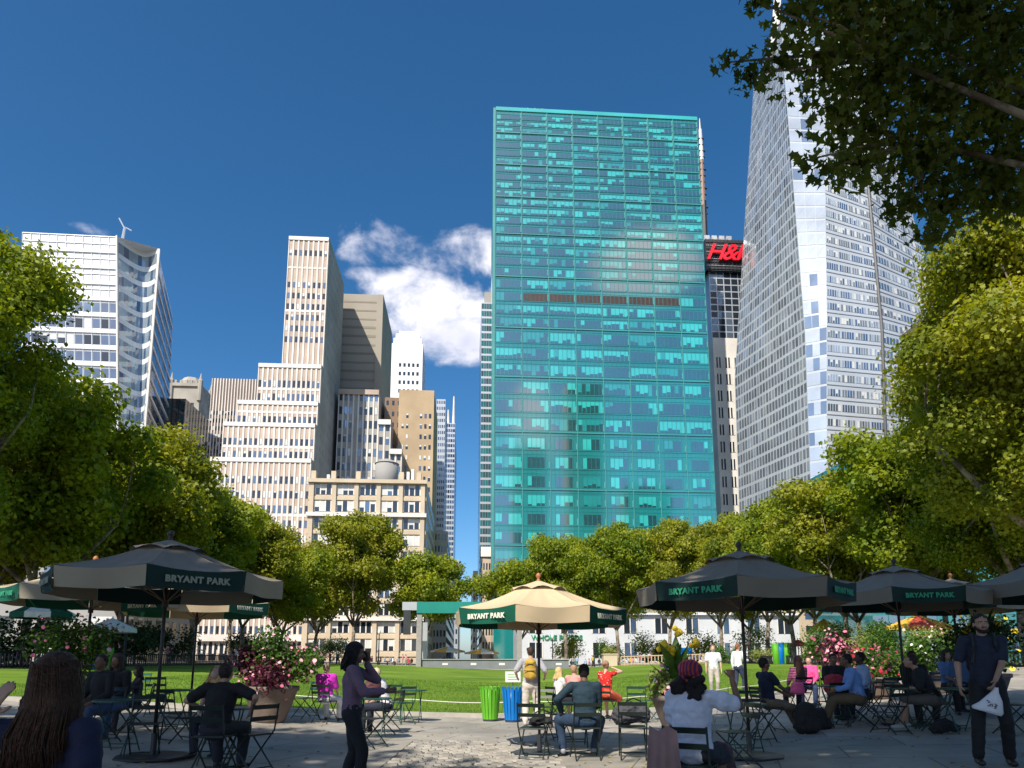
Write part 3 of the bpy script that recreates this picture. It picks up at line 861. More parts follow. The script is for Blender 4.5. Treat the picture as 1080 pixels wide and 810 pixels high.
b.wall.add([e0, e0 + bb_, em + bb_, em], [(0, 1, 2, 3)], g_c3); b.wall.add([em, em + bb_, et + bb_, et], [(0, 1, 2, 3)], g_c3)
for n_, (q, k) in enumerate(quads):
    hgt = (q[2] - q[0]).length; fl = round(hgt / 4.4)
    wdt = (q[1] - q[0]).length
    if k == 's':
        facade(b, q[0], q[1], q[2], q[3], 24, round(hgt / 3.9), ww=.7, wh=.72, glass=((g_c4, 2), (g_c2, 2), (g_c1, .7)) if n_ == 0 else ((g_c2, 2), (g_c4, 1), (g_c1, 2)), seed=100 + n_, wd=.04)
        f = fbil(*q)
        for i in range(25): fbox(b.trim, f, max(0, i / 24 - .0014), min(1, i / 24 + .0014), 0, 1, .05, .10, g_c3)
    elif k == 'c':
        facade(b, q[0], q[1], q[2], q[3], 3, fl, ww=.95, wh=.84, glass=((g_c1, 3), (g_sky, 1)), seed=100 + n_, wd=.04)
    else:
        facade(b, q[0], q[1], q[2], q[3], 4, fl, ww=.9, wh=.47, panes=5, glass=((g_c2, 4), (g_c1, 2), (g_blue, 1), (g_sky, 2)), blind=(.18, g_pale), seed=100 + n_, wd=.04, mull=(.08, g_c3))
        f = fbil(*q)
        for j in range(fl): fbox(b.trim, f, 0, 1, j / fl, j / fl + .05 / fl, .05, .14, m_steel)
for q in ((d0, dm), (dm, dt)):
    b.trim.tube([q[0] + Vector((0, -.2, 0)), q[1] + Vector((0, -.2, 0))], .45, mat('crystal_seam', (.07, .07, .075), .5), 6)
b.trim.tube([t0 + Vector((0, 6, -6)), zc(824, 0, Y0 + 20, zt + 50)], [1.6, .7], m_white, 8)
b.done()
# --- turquoise curtain wall behind the right hand trunks and striped tower above
g_rt = mat('curtain_glass', (.03, .20, .22), .05, .25, .2, ior=1.9)
b = Bld('turquoise_curtain_block', 'turquoise glass office block glimpsed between the right hand trunks')
A = Vector((62, 122, 38)); B = A + E1 * 70
b.prism([A, B, B + E2 * 20, A + E2 * 20], -1, 38, g_rt)
facade(b, dn(A, 1), dn(B, 1), A, B, 24, 9, ww=.92, wh=.9, glass=((g_rt, 2), (g_sky, 1), (t_mid, 1)), seed=120, pier=(.15, .2, t_line)); b.done(100, 700)
b = Bld('ribbed_white_tower', 'white ribbed tower barely seen between the right hand crowns')
A = at(1006, 312, 150); B = A + E1 * 40
b.prism([A, B, B + E2 * 20, A + E2 * 20], -1, A.z, m_brownst)
facade(b, dn(A, 4), dn(B, 4), A, B, 18, 24, ww=.4, wh=.6, glass=((g_dark, 1),), seed=121, pier=(.9, .6, m_white)); b.done()
# --- towers behind the viewer, mirrored in the teal facade
for (xa, ya, wd_, h, mm_, lab) in ((112, -270, 34, 262, m_buff, 'tall buff tower behind the viewer, mirrored in the teal facade'), (58, -250, 30, 190, m_white, 'white tower behind the viewer, mirrored in the teal facade'), (175, -300, 46, 170, m_sideg, 'grey block behind the viewer')):
    b = Bld('mirrored_tower', lab); A = Vector((xa, ya, h)); B = A + E1 * wd_
    b.prism([A, B, B + E2 * 30, A + E2 * 30], -1, h, mm_, m_roof)
    C_ = A + E2 * 30; D_ = B + E2 * 30
    facade(b, dn(D_, 4), dn(C_, 4), D_, C_, 8, 40, ww=.5, wh=.55, glass=((g_dark, 1), (g_blue, 1)), seed=150)
    b.done(20)
# --- blocks that close the view behind the left hand and right hand trees
for k, (xa, Y, wd_, h, lab) in enumerate(((-150, 95, 95, 26, 'grey stone block behind the left hand trees'), (-118, 160, 50, 22, 'shaded brown block beyond the left hand trees'), (36, 160, 60, 20, 'pale block behind the right hand trees'))):
    b = Bld('street_block', lab)
    A = Vector((xa, Y, h)); B = A + E1 * wd_
    mm_ = (m_grey, m_sideg, m_buff)[k]
    b.prism([A, B, B + E2 * 25, A + E2 * 25], -1, h, mm_, m_roof)
    facade(b, dn(A, 0), dn(B, 0), A, B, 14, 6, ww=.5, wh=.55, glass=((g_dark, 1), (g_blue, 1)), blind=(.3, g_pale), seed=130 + k)
    facade(b, dn(B, 0), dn(B + E2 * 25, 0), B, B + E2 * 25, 8, 6, ww=.5, wh=.55, glass=((g_dark, 1),), seed=140 + k)
    b.done(100, 700)
# ------------------------------------------------------------ trees
def rng(s): return np.random.default_rng(s)
def leaves_mesh(name, centers, radii, n, leaf, m, seed, shape='kite', updir=.25, squash=.8, shell=.5, dens=None, twig=0):
    g = rng(seed)
    centers = np.array(centers, float); radii = np.array(radii, float)
    wt = radii ** 2 if dens is None else np.array(dens) * radii ** 2
    idx = g.choice(len(centers), n, p=wt / wt.sum())
    d = g.normal(size=(n, 3)); d /= np.linalg.norm(d, axis=1)[:, None]
    rr = radii[idx] * (shell + (1 - shell) * g.random(n) ** .6) * (1 + .22 * g.normal(size=n).clip(-1.5, 1.6))
    P_ = centers[idx] + d * rr[:, None] * np.array([1, 1, squash])
    nrm = d * .7 + g.normal(size=(n, 3)) * .6 + np.array([0, 0, updir])
    nrm /= np.linalg.norm(nrm, axis=1)[:, None]
    t = np.cross(nrm, g.normal(size=(n, 3))); t /= np.linalg.norm(t, axis=1)[:, None]
    s = np.cross(nrm, t)
    L_ = leaf * (.65 + .7 * g.random(n))[:, None]
    if shape == 'kite':
        outl = [(-.5, 0), (.02, -.40), (.5, 0), (.02, .40)]
    elif shape == 'lance':
        outl = [(-.5, 0), (0, -.11), (.5, 0), (0, .11)]
    elif shape == 'flower':
        outl = [(.5 * math.cos(a), .5 * math.sin(a)) for a in [2 * PI * k / 6 for k in range(6)]]
    else:  # five lobed plane leaf
        outl = []
        for k, (a, r) in enumerate([(180, .28), (215, .46), (238, .24), (280, .5), (318, .27), (360, .62), (42, .27), (80, .5), (122, .24), (145, .46)]):
            outl.append((r * math.cos(R(a)), r * math.sin(R(a))))
    k = len(outl)
    V = np.zeros((n, k, 3))
    for q, (a, b_) in enumerate(outl):
        V[:, q] = P_ + (t * a + s * b_) * L_ + nrm * (abs(b_) * .35) * L_
    me = bpy.data.meshes.new(name)
    me.vertices.add(n * k); me.vertices.foreach_set('co', V.ravel())
    me.loops.add(n * k); me.loops.foreach_set('vertex_index', np.arange(n * k, dtype=np.int32))
    me.polygons.add(n); me.polygons.foreach_set('loop_start', np.arange(0, n * k, k, dtype=np.int32))
    try: me.polygons.foreach_set('loop_total', np.full(n, k, dtype=np.int32))
    except Exception: pass
    me.materials.append(m); me.update(); me.validate()
    return me

def bark_mat(name, c1, c2, scale):
    m, cr, *_ = ground_nodes(name, c1, c2, scale, .85, .5, 14)
    cr.color_ramp.elements[0].position = .45; cr.color_ramp.elements[1].position = .56
    return m
bark = bark_mat('plane_bark', (.10, .075, .05), (.26, .22, .16), 2.2)
leaf_m = leafmat('plane_leaves', (.075, .145, .010), (.36, .395, .022), .40, .3)
leaf_m2 = leafmat('plane_leaves_olive', (.09, .14, .012), (.40, .395, .03), .40, .3)
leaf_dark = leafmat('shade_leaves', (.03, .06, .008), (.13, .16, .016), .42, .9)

def tree_parts(seed, H, RX, th, nl, leaf, nlobe, lr, lm, low=.34, thick=.3, leanx=0):
    g = rng(seed); c = []; r = []
    cz = H * (low + 1) / 2; hz = H * (1 - low) / 2
    tries = 0
    while len(c) < nlobe and tries < 4000:
        tries += 1
        p = g.uniform(-1, 1, 3); q = np.linalg.norm(p)
        if q > 1 or q < .35 and g.random() < .8: continue
        flat = 1.0 if p[2] > -.2 else .9
        pos = np.array([p[0] * RX * .86 * flat, p[1] * RX * .86 * flat, cz + p[2] * hz * .88])
        if any(np.linalg.norm(pos - k) < lr * .72 for k in c): continue
        c.append(pos); r.append(lr * g.uniform(.65, 1.25))
    me = leaves_mesh('crown', c, r, nl, leaf, lm, seed + 1, squash=.72, shell=.35)
    mb = MB()
    tp = [(0, 0, -.3), (.05 * H * .02, 0, .3), (leanx * .3 + .1, .1, th * .5), (leanx * .7, -.1, th)]
    mb.tube(tp, [thick * 1.35, thick, thick * .85, thick * .72], bark, 9)
    rnd = random.Random(seed)
    ntop = Vector(tp[-1])
    nb = 5
    tips = []
    for k in range(nb):
        a = 2 * PI * k / nb + rnd.uniform(-.4, .4)
        el = rnd.uniform(.5, 1.15); ln = H * rnd.uniform(.22, .3)
        d = Vector((math.cos(a) * math.cos(el), math.sin(a) * math.cos(el), math.sin(el)))
        p1 = ntop + d * ln * .5 + Vector((0, 0, .1)); p2 = ntop + d * ln + Vector((rnd.uniform(-.5, .5), rnd.uniform(-.5, .5), ln * .22))
        mb.tube([ntop - Vector((0, 0, .25)), p1, p2], [thick * .55, thick * .4, thick * .28], bark, 7)
        tips.append(p2)
    for cc_ in c:
        cv = Vector(cc_); t = min(tips, key=lambda q: (q - cv).length + (0 if cv.z > q.z else 1.5))
        mid = t.lerp(cv, .5) + Vector((rnd.uniform(-.4, .4), rnd.uniform(-.4, .4), -.1))
        mb.tube([t - Vector((0, 0, .1)), mid, cv], [thick * .25, thick * .14, thick * .05], bark, 5)
    return mb.mesh('trunk', True), me
def plant_tree(name, label, x, y, parts, s=1.0, rz=0.0, group=None, sz=None):
    o = empty(name, (x, y, gz(x) - .02), rz, label, 'tree', group)
    a = link('trunk', parts[0], o); b = link('crown', parts[1], o)
    o.scale = (s, s, sz or s)
    return o
TP = [tree_parts(11 + k, 19, 7.0, 4.6, 44000, .33, 50, 1.85, leaf_m if k % 2 else leaf_m2, low=.30, thick=.30) for k in range(4)]
TS = [tree_parts(41 + k, 12, 4.6, 3.2, 20000, .28, 26, 1.5, leaf_m, low=.34, thick=.19) for k in range(2)]
TN = [tree_parts(61 + k, 21, 7.0, 5.0, 125000, .205, 64, 1.6, leaf_m2 if k else leaf_m, low=.24, thick=.38) for k in range(2)]
ORD = ['nearest', 'second', 'third', 'fourth', 'fifth', 'sixth', 'seventh', 'eighth']
rr = random.Random(9)
# left allee
LA = [(-29.8, 33.5, TN, 1.14), (-32, 47, TP, 1.1), (-32, 58, TP, 1.08), (-31.5, 70, TP, 1.02), (-31.5, 83, TP, .96), (-31, 96, TP, .92)]
for k, (x, y, T, s) in enumerate(LA):
    plant_tree('plane_tree', f'{ORD[k]} plane tree in the inner row along the left lawn edge', x, y, T[k % len(T)], s, rr.uniform(0, 6), 'plane trees along the left side of the lawn')
for k, (x, y) in enumerate(((-42, 41), (-42, 57), (-41, 74), (-41, 92))):
    plant_tree('plane_tree', f'{ORD[k]} plane tree in the outer row behind the left lawn trees', x, y, TP[(k + 1) % 4], 1.05, rr.uniform(0, 6), 'plane trees along the left side of the lawn')
RA = [(29.2, 36.5, TN, 1.24), (32.5, 45, TN, 1.0), (32.5, 56, TP, 1.06), (32, 68, TP, 1.02), (31.5, 80, TP, 1.0), (31, 93, TP, .98)]
for k, (x, y, T, s) in enumerate(RA):
    plant_tree('plane_tree', f'{ORD[k]} plane tree in the inner row along the right lawn edge', x, y, T[(k + 1) % len(T)], s, rr.uniform(0, 6) + (2.4 if k == 0 else 0), 'plane trees along the right side of the lawn')
for k, (x, y) in enumerate(((42, 40), (42, 53), (41, 67), (41, 84))):
    plant_tree('plane_tree', f'{ORD[k]} plane tree in the outer row behind the right lawn trees', x, y, TP[(k + 2) % 4], 1.08, rr.uniform(0, 6), 'plane trees along the right side of the lawn')
def px_tree(px, Y, top, parts, H, label, group, wid=1.0):
    g = gx(px, Y); z = at(px, top, Y).z; s = (z - g.z) / H
    o = plant_tree('plane_tree', label, g.x, Y, parts, s * wid, rr.uniform(0, 6), group, s); return o
gr = 'plane trees at the far end of the lawn'
px_tree(372, 112, 536, TP[0], 19, 'large round plane tree in front of the low buff office block', gr, .88)
px_tree(449, 114, 581, TS[0], 12, 'smaller plane tree beside the teal portal frame', gr, 1.0)
px_tree(332, 118, 575, TS[1], 12, 'slender plane tree left of the large round one', gr, 1.05)
px_tree(289, 112, 560, TP[2], 19, 'plane tree before the foot of the stepped tower', gr, .7)
px_tree(240, 108, 520, TP[1], 19, 'plane tree closing the far end of the left row', gr, .8)
px_tree(548, 124, 586, TS[1], 12, 'small plane tree just right of the street canyon', gr, 1.0)
for k, (px, top, q) in enumerate(((597, 556, 3), (652, 544, 1), (708, 545, 0), (762, 540, 2), (812, 522, 3), (862, 505, 1))):
    px_tree(px, 116 - 2 * k, top, TP[q], 19, f'{ORD[k]} tree from the canyon in the crown line below the teal slab', gr, .86)

# the great plane tree whose boughs hang over the right hand side, trunk out of frame
T0 = Vector((9.2, 7.2, gz(9.2)))
o = empty('plane_tree', (0, 0, 0), 0, 'dark overhanging plane tree boughs with star shaped leaves at upper right', 'tree')
mb = MB()
mb.tube([T0 - Vector((0, 0, .3)), T0 + Vector((.1, 0, 2.5)), T0 + Vector((-.2, .2, 5.2))], [.5, .4, .34], bark, 12)
top = T0 + Vector((-.2, .2, 5))
rnd = random.Random(4)
lob = [] ; lrr = []
def bough(px, py, Y, r, src=None):
    p = at(px, py, Y); lob.append(tuple(p)); lrr.append(r); return p
pts = [(1060, 30, 9, 1.1), (1000, 20, 9, 1.05), (940, 25, 8.6, .95), (885, 8, 8.4, .7), (1050, 110, 9, 1.1), (985, 95, 8.8, 1.0), (925, 85, 8.6, .9), (870, 68, 8.4, .62), (822, 62, 8.2, .38), (790, 78, 8.1, .28), (764, 66, 8.0, .2), (840, 10, 8.3, .42), (800, 2, 8.2, .25),
       (1040, 180, 9.2, .95), (970, 165, 9, .9), (915, 135, 8.7, .62), (880, 120, 8.5, .38), (905, 172, 8.7, .45), (870, 178, 8.5, .26), (846, 170, 8.4, .22), (1000, 215, 9.1, .55), (960, 215, 9, .35), (985, 248, 9.2, .3), (1060, 210, 9.5, .6), (1110, 60, 9.5, 1.3), (1120, 170, 9.5, 1.2), (940, -40, 8.5, 1), (1030, -60, 9, 1.3), (870, -50, 8.3, .8)]
P3 = [bough(*q) for q in pts]
mains = [at(1000, 60, 9), at(930, 60, 8.6), at(1050, 160, 9.2), at(970, 150, 9)]
for q in mains:
    mid = top.lerp(q, .5) + Vector((0, 0, .5))
    mb.tube([top, mid, q], [.12, .055, .025], bark, 8)
for q in P3:
    s_ = min(mains, key=lambda t: (t - q).length)
    mb.tube([s_, s_.lerp(q, .5) + Vector((rnd.uniform(-.1, .1), 0, rnd.uniform(-.05, .12))), q], [.035, .022, .01], bark, 5)
mb.build('trunk', o, True)
big = [(5.5, 2.0, 14.5), (7.5, 3.5, 13), (10, 5.5, 12.5), (13, 6, 12.5), (6.5, .5, 15.5), (10, 2.5, 14.5), (13, 8.5, 12), (3.5, 3.0, 13.8)]  # unseen upper crown, added to keep the sun off the hanging boughs
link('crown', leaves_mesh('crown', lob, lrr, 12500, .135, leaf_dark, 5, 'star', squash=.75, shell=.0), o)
ob = link('crown', leaves_mesh('crown', big, [2.6] * 8, 6500, .3, leaf_dark, 6, 'kite', shell=.1), o)  # added unseen upper crown that keeps the sun off the boughs
# trees behind the camera that shade the terrace
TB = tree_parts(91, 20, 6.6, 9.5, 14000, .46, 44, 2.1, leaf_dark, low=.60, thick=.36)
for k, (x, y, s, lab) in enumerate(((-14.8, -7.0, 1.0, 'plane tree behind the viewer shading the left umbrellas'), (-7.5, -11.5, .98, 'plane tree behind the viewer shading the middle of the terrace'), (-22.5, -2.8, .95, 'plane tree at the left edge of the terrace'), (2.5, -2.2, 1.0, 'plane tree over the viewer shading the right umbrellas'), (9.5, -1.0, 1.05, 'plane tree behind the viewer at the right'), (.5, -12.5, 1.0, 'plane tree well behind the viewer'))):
    plant_tree('plane_tree', lab, x, y, TB, s, rr.uniform(0, 6), 'plane trees on the terrace')

# ------------------------------------------------------------ bushes and flowers
mat('stem_green', (.05, .12, .02), .6)
bush_g = leafmat('bush_green', (.03, .09, .01), (.12, .22, .03), .3, 1.5)
bush_y = leafmat('bush_lime', (.16, .22, .04), (.38, .40, .12), .3, 1.5)
bush_d = leafmat('bush_dark', (.012, .035, .008), (.04, .075, .015), .2, 1.5)
fl_pink = mat('petal_pink', (.75, .18, .30), .6, .3, 9); fl_pale = mat('petal_pale_pink', (.8, .42, .45), .6, .2, 9); fl_red = mat('petal_red', (.55, .03, .06), .6, .3, 9)
fl_pur = mat('petal_purple', (.35, .06, .30), .6, .3, 9); fl_yel = mat('petal_yellow', (.9, .62, .02), .6, .1, 9); fl_white = mat('petal_white', (.8, .76, .62), .6, .1, 9)
lf_bur = leafmat('leaf_burgundy', (.05, .012, .02), (.14, .03, .05), .3, 3)
def bush(name, label, x, y, w_, d_, h, lm, n, leaf, cat='bush', group=None, flowers=(), shape='kite', seed=0, z=None, lobes=None, stems=0):
    g = rng(seed + 100)
    z = gz(x) if z is None else z
    o = empty(name, (x, y, z), 0, label, cat, group)
    c = []; r = []
    k = lobes or max(3, int(w_ * d_ * 3))
    for _ in range(k):
        a = g.uniform(0, 2 * PI); q = math.sqrt(g.random())
        c.append((q * w_ / 2 * .7 * math.cos(a), q * d_ / 2 * .7 * math.sin(a), h * g.uniform(.25, .75))); r.append(min(w_, h) * g.uniform(.22, .38))
    link('foliage', leaves_mesh('foliage', c, r, n, leaf, lm, seed, shape, squash=.9, shell=.25), o)
    for q, (fm, fn, fs) in enumerate(flowers):
        fo = link('blossoms', leaves_mesh('blossoms', c, [x_ * 1.12 for x_ in r], fn, fs, fm, seed + q + 9, 'flower', squash=.95, shell=.9), o)
    if stems:
        mb = MB()
        for _ in range(stems):
            a = g.uniform(0, 2 * PI); mb.tube([(0, 0, -.02), (w_ * .2 * math.cos(a), d_ * .2 * math.sin(a), h * .6)], .012, MATS['stem_green'], 5)
        mb.build('stem', o)
    return o
mat('stem_green', (.05, .12, .02), .6)
rr = random.Random(77)
# garden beds along the right of the lawn
specs_ = [('bush_lime', 'lime yellow clipped shrub beyond the right end of the lawn', 812, 84, 6.5, 2.6, bush_y), ('bush_g', 'round green shrub left of the lime yellow one', 765, 86, 4.5, 2.8, bush_g), ('b', 'low green shrub right of the recycling bins', 868, 70, 5, 2.0, bush_g),
          ('b', 'tall dark conical evergreen on the right lawn border', 884, 58, 2.4, 4.4, bush_d), ('b', 'bright green broad leaved shrub behind the seated group', 868, 62, 3.2, 3.6, bush_g), ('b', 'lime green shrub beside the pink flower column', 905, 46, 3.4, 3.0, bush_y), ('b', 'broad lime shrub behind the right umbrella pole', 935, 44, 3.4, 3.0, bush_g),
          ('b', 'yellow green shrub between the two right umbrella poles', 985, 40, 4.2, 2.6, bush_y), ('b', 'dark rounded shrub behind the right umbrella', 930, 52, 2.4, 3.8, bush_d), ('b', 'tall dark canna clump behind the standing man', 1038, 30, 2.6, 3.0, bush_d), ('b', 'dark evergreen shrub below the teal curtain block', 1010, 46, 3, 3.2, bush_g)]
for k, (_, lab, px, Y, wd, h, bm_) in enumerate(specs_):
    g = gx(px, Y)
    bush('shrub', lab, g.x, Y, wd, min(wd, 3), h, bm_, 2600, .16 if Y > 50 else .13, seed=200 + k, flowers=((fl_yel, 40, .22),) if k in (9,) else ((fl_pale, 60, .12),) if k == 7 else (), lobes=9, group='shrubs along the right lawn border')
for k, (px, Y, wd, h, bm_, lab) in enumerate(((258, 96, 7, 4.6, bush_d, 'dark clipped shrub mass left of the stone pedestal'), (345, 112, 8, 4.2, bush_d, 'dark shrub mass before the buff block entrance'), (170, 60, 7, 3.4, bush_d, 'dark shrub on the left lawn border behind the umbrella pole'), (120, 52, 6, 3.4, bush_d, 'dark shrub behind the far blue bin'), (30, 40, 9, 3.2, bush_d, 'long dark shrub mass at the far left'), (642, 118, 6, 4.8, bush_g, 'green shrub tree before the white podium'),(700,122,5,3,bush_d,'dark low shrub before the podium right of the green one'))):
    g = gx(px, Y); bush('shrub', lab, g.x, Y, wd, 4, h, bm_, 3600, .2, seed=230 + k, lobes=12)
for k, (px, wd, h, lab) in enumerate(((596, 5, 6.2, 'loose green tree shrub before the green store lettering'), (684, 6, 6.5, 'loose green tree shrub before the middle of the white podium'), (742, 6, 6.0, 'loose green tree shrub left of the right umbrella before the podium'), (795, 7, 6.6, 'loose green tree shrub before the right end of the podium'))):
    g = gx(px, 122); bush('shrub', lab, g.x, 122, wd, 4, h, leaf_m, 1500, .3, seed=260 + k, lobes=10, stems=4)
# low iron fence lines and balustrade
m_iron = mat('black_iron', (.02, .022, .022), .5, .1, 2)
def rail(name, label, x0, y0, x1, y1, h, m, post=2.0, bars=.25, cat='fence', th=.03):
    o = empty(name, (x0, y0, gz(x0)), 0, label, cat)
    L_ = math.hypot(x1 - x0, y1 - y0); mb = MB(); mp_ = MB(); n = int(L_ / bars)
    Pn = lambda t: Vector(((x1 - x0) * t, (y1 - y0) * t, gz(x0 + (x1 - x0) * t) - gz(x0)))
    for k in range(n + 1):
        p = Pn(k / n); mb.box((p.x - th / 2, p.y - th / 2, p.z), (p.x + th / 2, p.y + th / 2, p.z + h), m)
    seg = 12
    for k in range(seg):
        a, b = Pn(k / seg), Pn((k + 1) / seg)
        for hh in (h, h * .15):
            mb.tube([a + Vector((0, 0, hh)), b + Vector((0, 0, hh))], th * .8, m, 4)
    mb.build('railing', o)
    return o
rail('iron_fence', 'low black iron fence along the right edge of the lawn', 29, 38, 29, 103, .9, m_iron, bars=.3, th=.06)
rail('iron_fence', 'low black iron fence along the left edge of the lawn', -27, 24, -27, 103, .9, m_iron, bars=.3, th=.06)
a, b_ = gx(270, 106), gx(322, 106)
rail('balustrade', 'pale barrier railing left of the stone pedestal', a.x, 106, b_.x, 106, 1.1, m_iron, bars=.35, cat='railing', th=.08)
a, b_ = gx(655, 106), gx(752, 106)
rail('balustrade', 'pale wooden barrier behind the right half of the lawn', a.x, 106, b_.x, 106, 1.3, mat('pale_wood', (.5, .38, .24), .8), bars=.5, cat='railing', th=.12)
g = gx(328, 106); o = empty('stone_pedestal', g, 0, 'pale stone pedestal with a bowl urn at the end of the railing', 'pedestal')
mb = MB(); mb.box((-.9, -.9, 0), (.9, .9, .3), m_buff); mb.box((-.7, -.7, .3), (.7, .7, 1.7), m_buff); mb.box((-.85, -.85, 1.7), (.85, .85, 1.95), m_buff); mb.build('plinth', o)
mb = MB(); mb.lathe([(.25, 1.95), (.3, 2.1), (.9, 2.5), (1.0, 2.9), (.9, 2.9)], m_buff, 16); mb.build('bowl', o, True)
g = gx(603 + 67, 108); o = empty('planter_box', gx(643, 105), 0, 'pale square planter box with a round shrub behind the lawn', 'planter')
mb = MB(); mb.box((-1, -1, 0), (1, 1, 1.7), m_buff); mb.box((-1.1, -1.1, 1.7), (1.1, 1.1, 1.85), m_buff); mb.build('box', o)
link('foliage', leaves_mesh('foliage', [(0, 0, 2.4), (.4, 0, 2.2), (-.4, .1, 2.3)], [.8, .6, .6], 900, .2, bush_y, 5), o)
# stage with teal portal frame
a, b_ = gx(444, 101), gx(600, 101)
o = empty('stage', ((a.x + b_.x) / 2, 103, gz(-8)), 0, 'low grey stage platform at the far end of the lawn', 'stage')
hw = (b_.x - a.x) / 2
mb = MB(); mb.box((-hw, -2, 0), (hw, 6, 1.25), mat('stage_skirt', (.19, .20, .22), .7, .1, 1)); mb.build('platform', o)
mb = MB(); mb.box((-hw - .1, -2.15, 1.25), (hw + .1, 6.1, 1.37), m_grey); mb.build('deck', o)
for k in range(5): 
    mb = MB(); mb.box((-hw + 3 + k * 4, -2.06, .5), (-hw + 3.8 + k * 4, -2.0, .8), m_white); mb.build('panel', o)
o = empty('portal_frame', (a.x, 101, 0), 0, 'steel portal frame with a teal fabric header above the stage', 'portal frame')
zt = at(440, 647, 101).z; zt2 = at(440, 635, 101).z
x1 = at(548, 640, 101).x - a.x
for xx in (-.3, x1):
    mb = MB(); mb.box((xx - .38, -.4, 0), (xx + .32, .4, zt), mat('frame_grey', (.3, .28, .27), .6)); mb.build('post', o)
mb = MB(); mb.box((-2.8, -.3, zt + .45), (-.7, .3, zt2), m_steel); mb.box((-2.6, -.2, zt - 3), (-1.6, .2, zt + .4), m_darkst); mb.build('bracket', o)
mb = MB(); mb.box((-.7, -.6, zt + .02), (x1 + .5, .6, zt2), mat('teal_fabric', (.0, .22, .18), .6, .1, 1)); mb.build('header', o)
mb = MB(); mb.box((-.5, 5, 0.5), (.2, 5.6, zt - 1), m_steel); mb.build('post', o)

# fallen leaves on the paving
g_ = rng(44); nlv = 700; me_ = MB()
lfm = [mat('fallen_leaf_brown', (.22, .12, .04), .8), mat('fallen_leaf_yellow', (.42, .32, .06), .8), mat('fallen_leaf_green', (.12, .16, .03), .8)]
for k in range(nlv):
    yy = 4 + 14 * g_.random(); xx = g_.uniform(-.8, .8) * yy
    if yy > edge(xx) - .1: continue
    a = g_.uniform(0, 6.28); s_ = g_.uniform(.025, .055); z = gz(xx) + .012
    c_, d_ = math.cos(a) * s_, math.sin(a) * s_
    me_.add([(xx - c_, yy - d_, z), (xx + d_ * .7, yy - c_ * .7, z + .012), (xx + c_, yy + d_, z + .004), (xx - d_ * .7, yy + c_ * .7, z + .014)], [(0, 1, 2, 3)], lfm[int(g_.integers(0, 3))])
tag(me_.build('fallen_leaves'), 'scattered fallen leaves lying on the stone paving', 'leaves', kind='stuff')

# blades of grass standing up along the near part of the lawn
g_ = rng(12); n = 90000
xx = g_.uniform(-16, 18, n); tt = g_.random(n) ** 1.6
y0 = np.array([edge(v) for v in xx]) + .4; yy = y0 + tt * 26
keep = (xx > -25) & (yy < 60); xx, yy = xx[keep], yy[keep]; n = len(xx)
zz = 1.3 * np.tanh(.055 * (np.sqrt(xx ** 2 + 9) - 3) / 1.3) + .055
hh = g_.uniform(.035, .085, n); a = g_.uniform(0, 6.28, n); wv = .008 + .012 * tt[keep]
Vv = np.zeros((n, 3, 3)); Vv[:, 0] = np.stack([xx - np.cos(a) * wv, yy - np.sin(a) * wv, zz], 1); Vv[:, 1] = np.stack([xx + np.cos(a) * wv, yy + np.sin(a) * wv, zz], 1)
Vv[:, 2] = np.stack([xx + g_.normal(0, .02, n), yy + g_.normal(0, .02, n), zz + hh], 1)
gm = bpy.data.meshes.new('grass'); gm.vertices.add(n * 3); gm.vertices.foreach_set('co', Vv.ravel()); gm.loops.add(n * 3); gm.loops.foreach_set('vertex_index', np.arange(n * 3, dtype=np.int32))
gm.polygons.add(n); gm.polygons.foreach_set('loop_start', np.arange(0, n * 3, 3, dtype=np.int32)); gm.materials.append(leafmat('grass_blades', (.07, .15, .012), (.20, .32, .035), .3, .5)); gm.update(); gm.validate()
tag(link('grass', gm), 'short blades of grass along the near part of the lawn', 'grass', kind='stuff')
# ------------------------------------------------------------ umbrellas
f_tan = mat('canvas_tan', (.60, .47, .29), .85, .07, 1.2, bump=.15, bscale=200)
f_tan_deep_shade = mat('canvas_tan_deep_shade', (.205, .18, .14), .85, .08, 1.2, bump=.15, bscale=200)  # tan canvas with deep shade put into its colour
f_tan_shade = mat('canvas_tan_shade', (.33, .29, .21), .85, .07, 1.2, bump=.15, bscale=200)  # the same tan, colour darkened less, for shaded flaps and one top
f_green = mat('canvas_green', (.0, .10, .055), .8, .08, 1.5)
f_green_shade = mat('canvas_green_shade', (.004, .03, .024), .8, .08, 1.5)  # green flap canvas darkened in colour for the shaded umbrellas
t_dim = mat('lettering_dim', (.30, .32, .25), .8, 0); t_cream = mat('lettering_cream', (.75, .75, .6), .8, 0); t_green = mat('lettering_green', (.03, .30, .16), .8, 0)  # three lettering tones: dim, cream and green
m_pole = mat('pole_dark', (.028, .022, .02), .5, .1, 3); m_wood = mat('finial_wood', (.42, .16, .05), .5, .2, 8); m_rib = mat('rib_wood', (.22, .14, .08), .6, .2, 6)
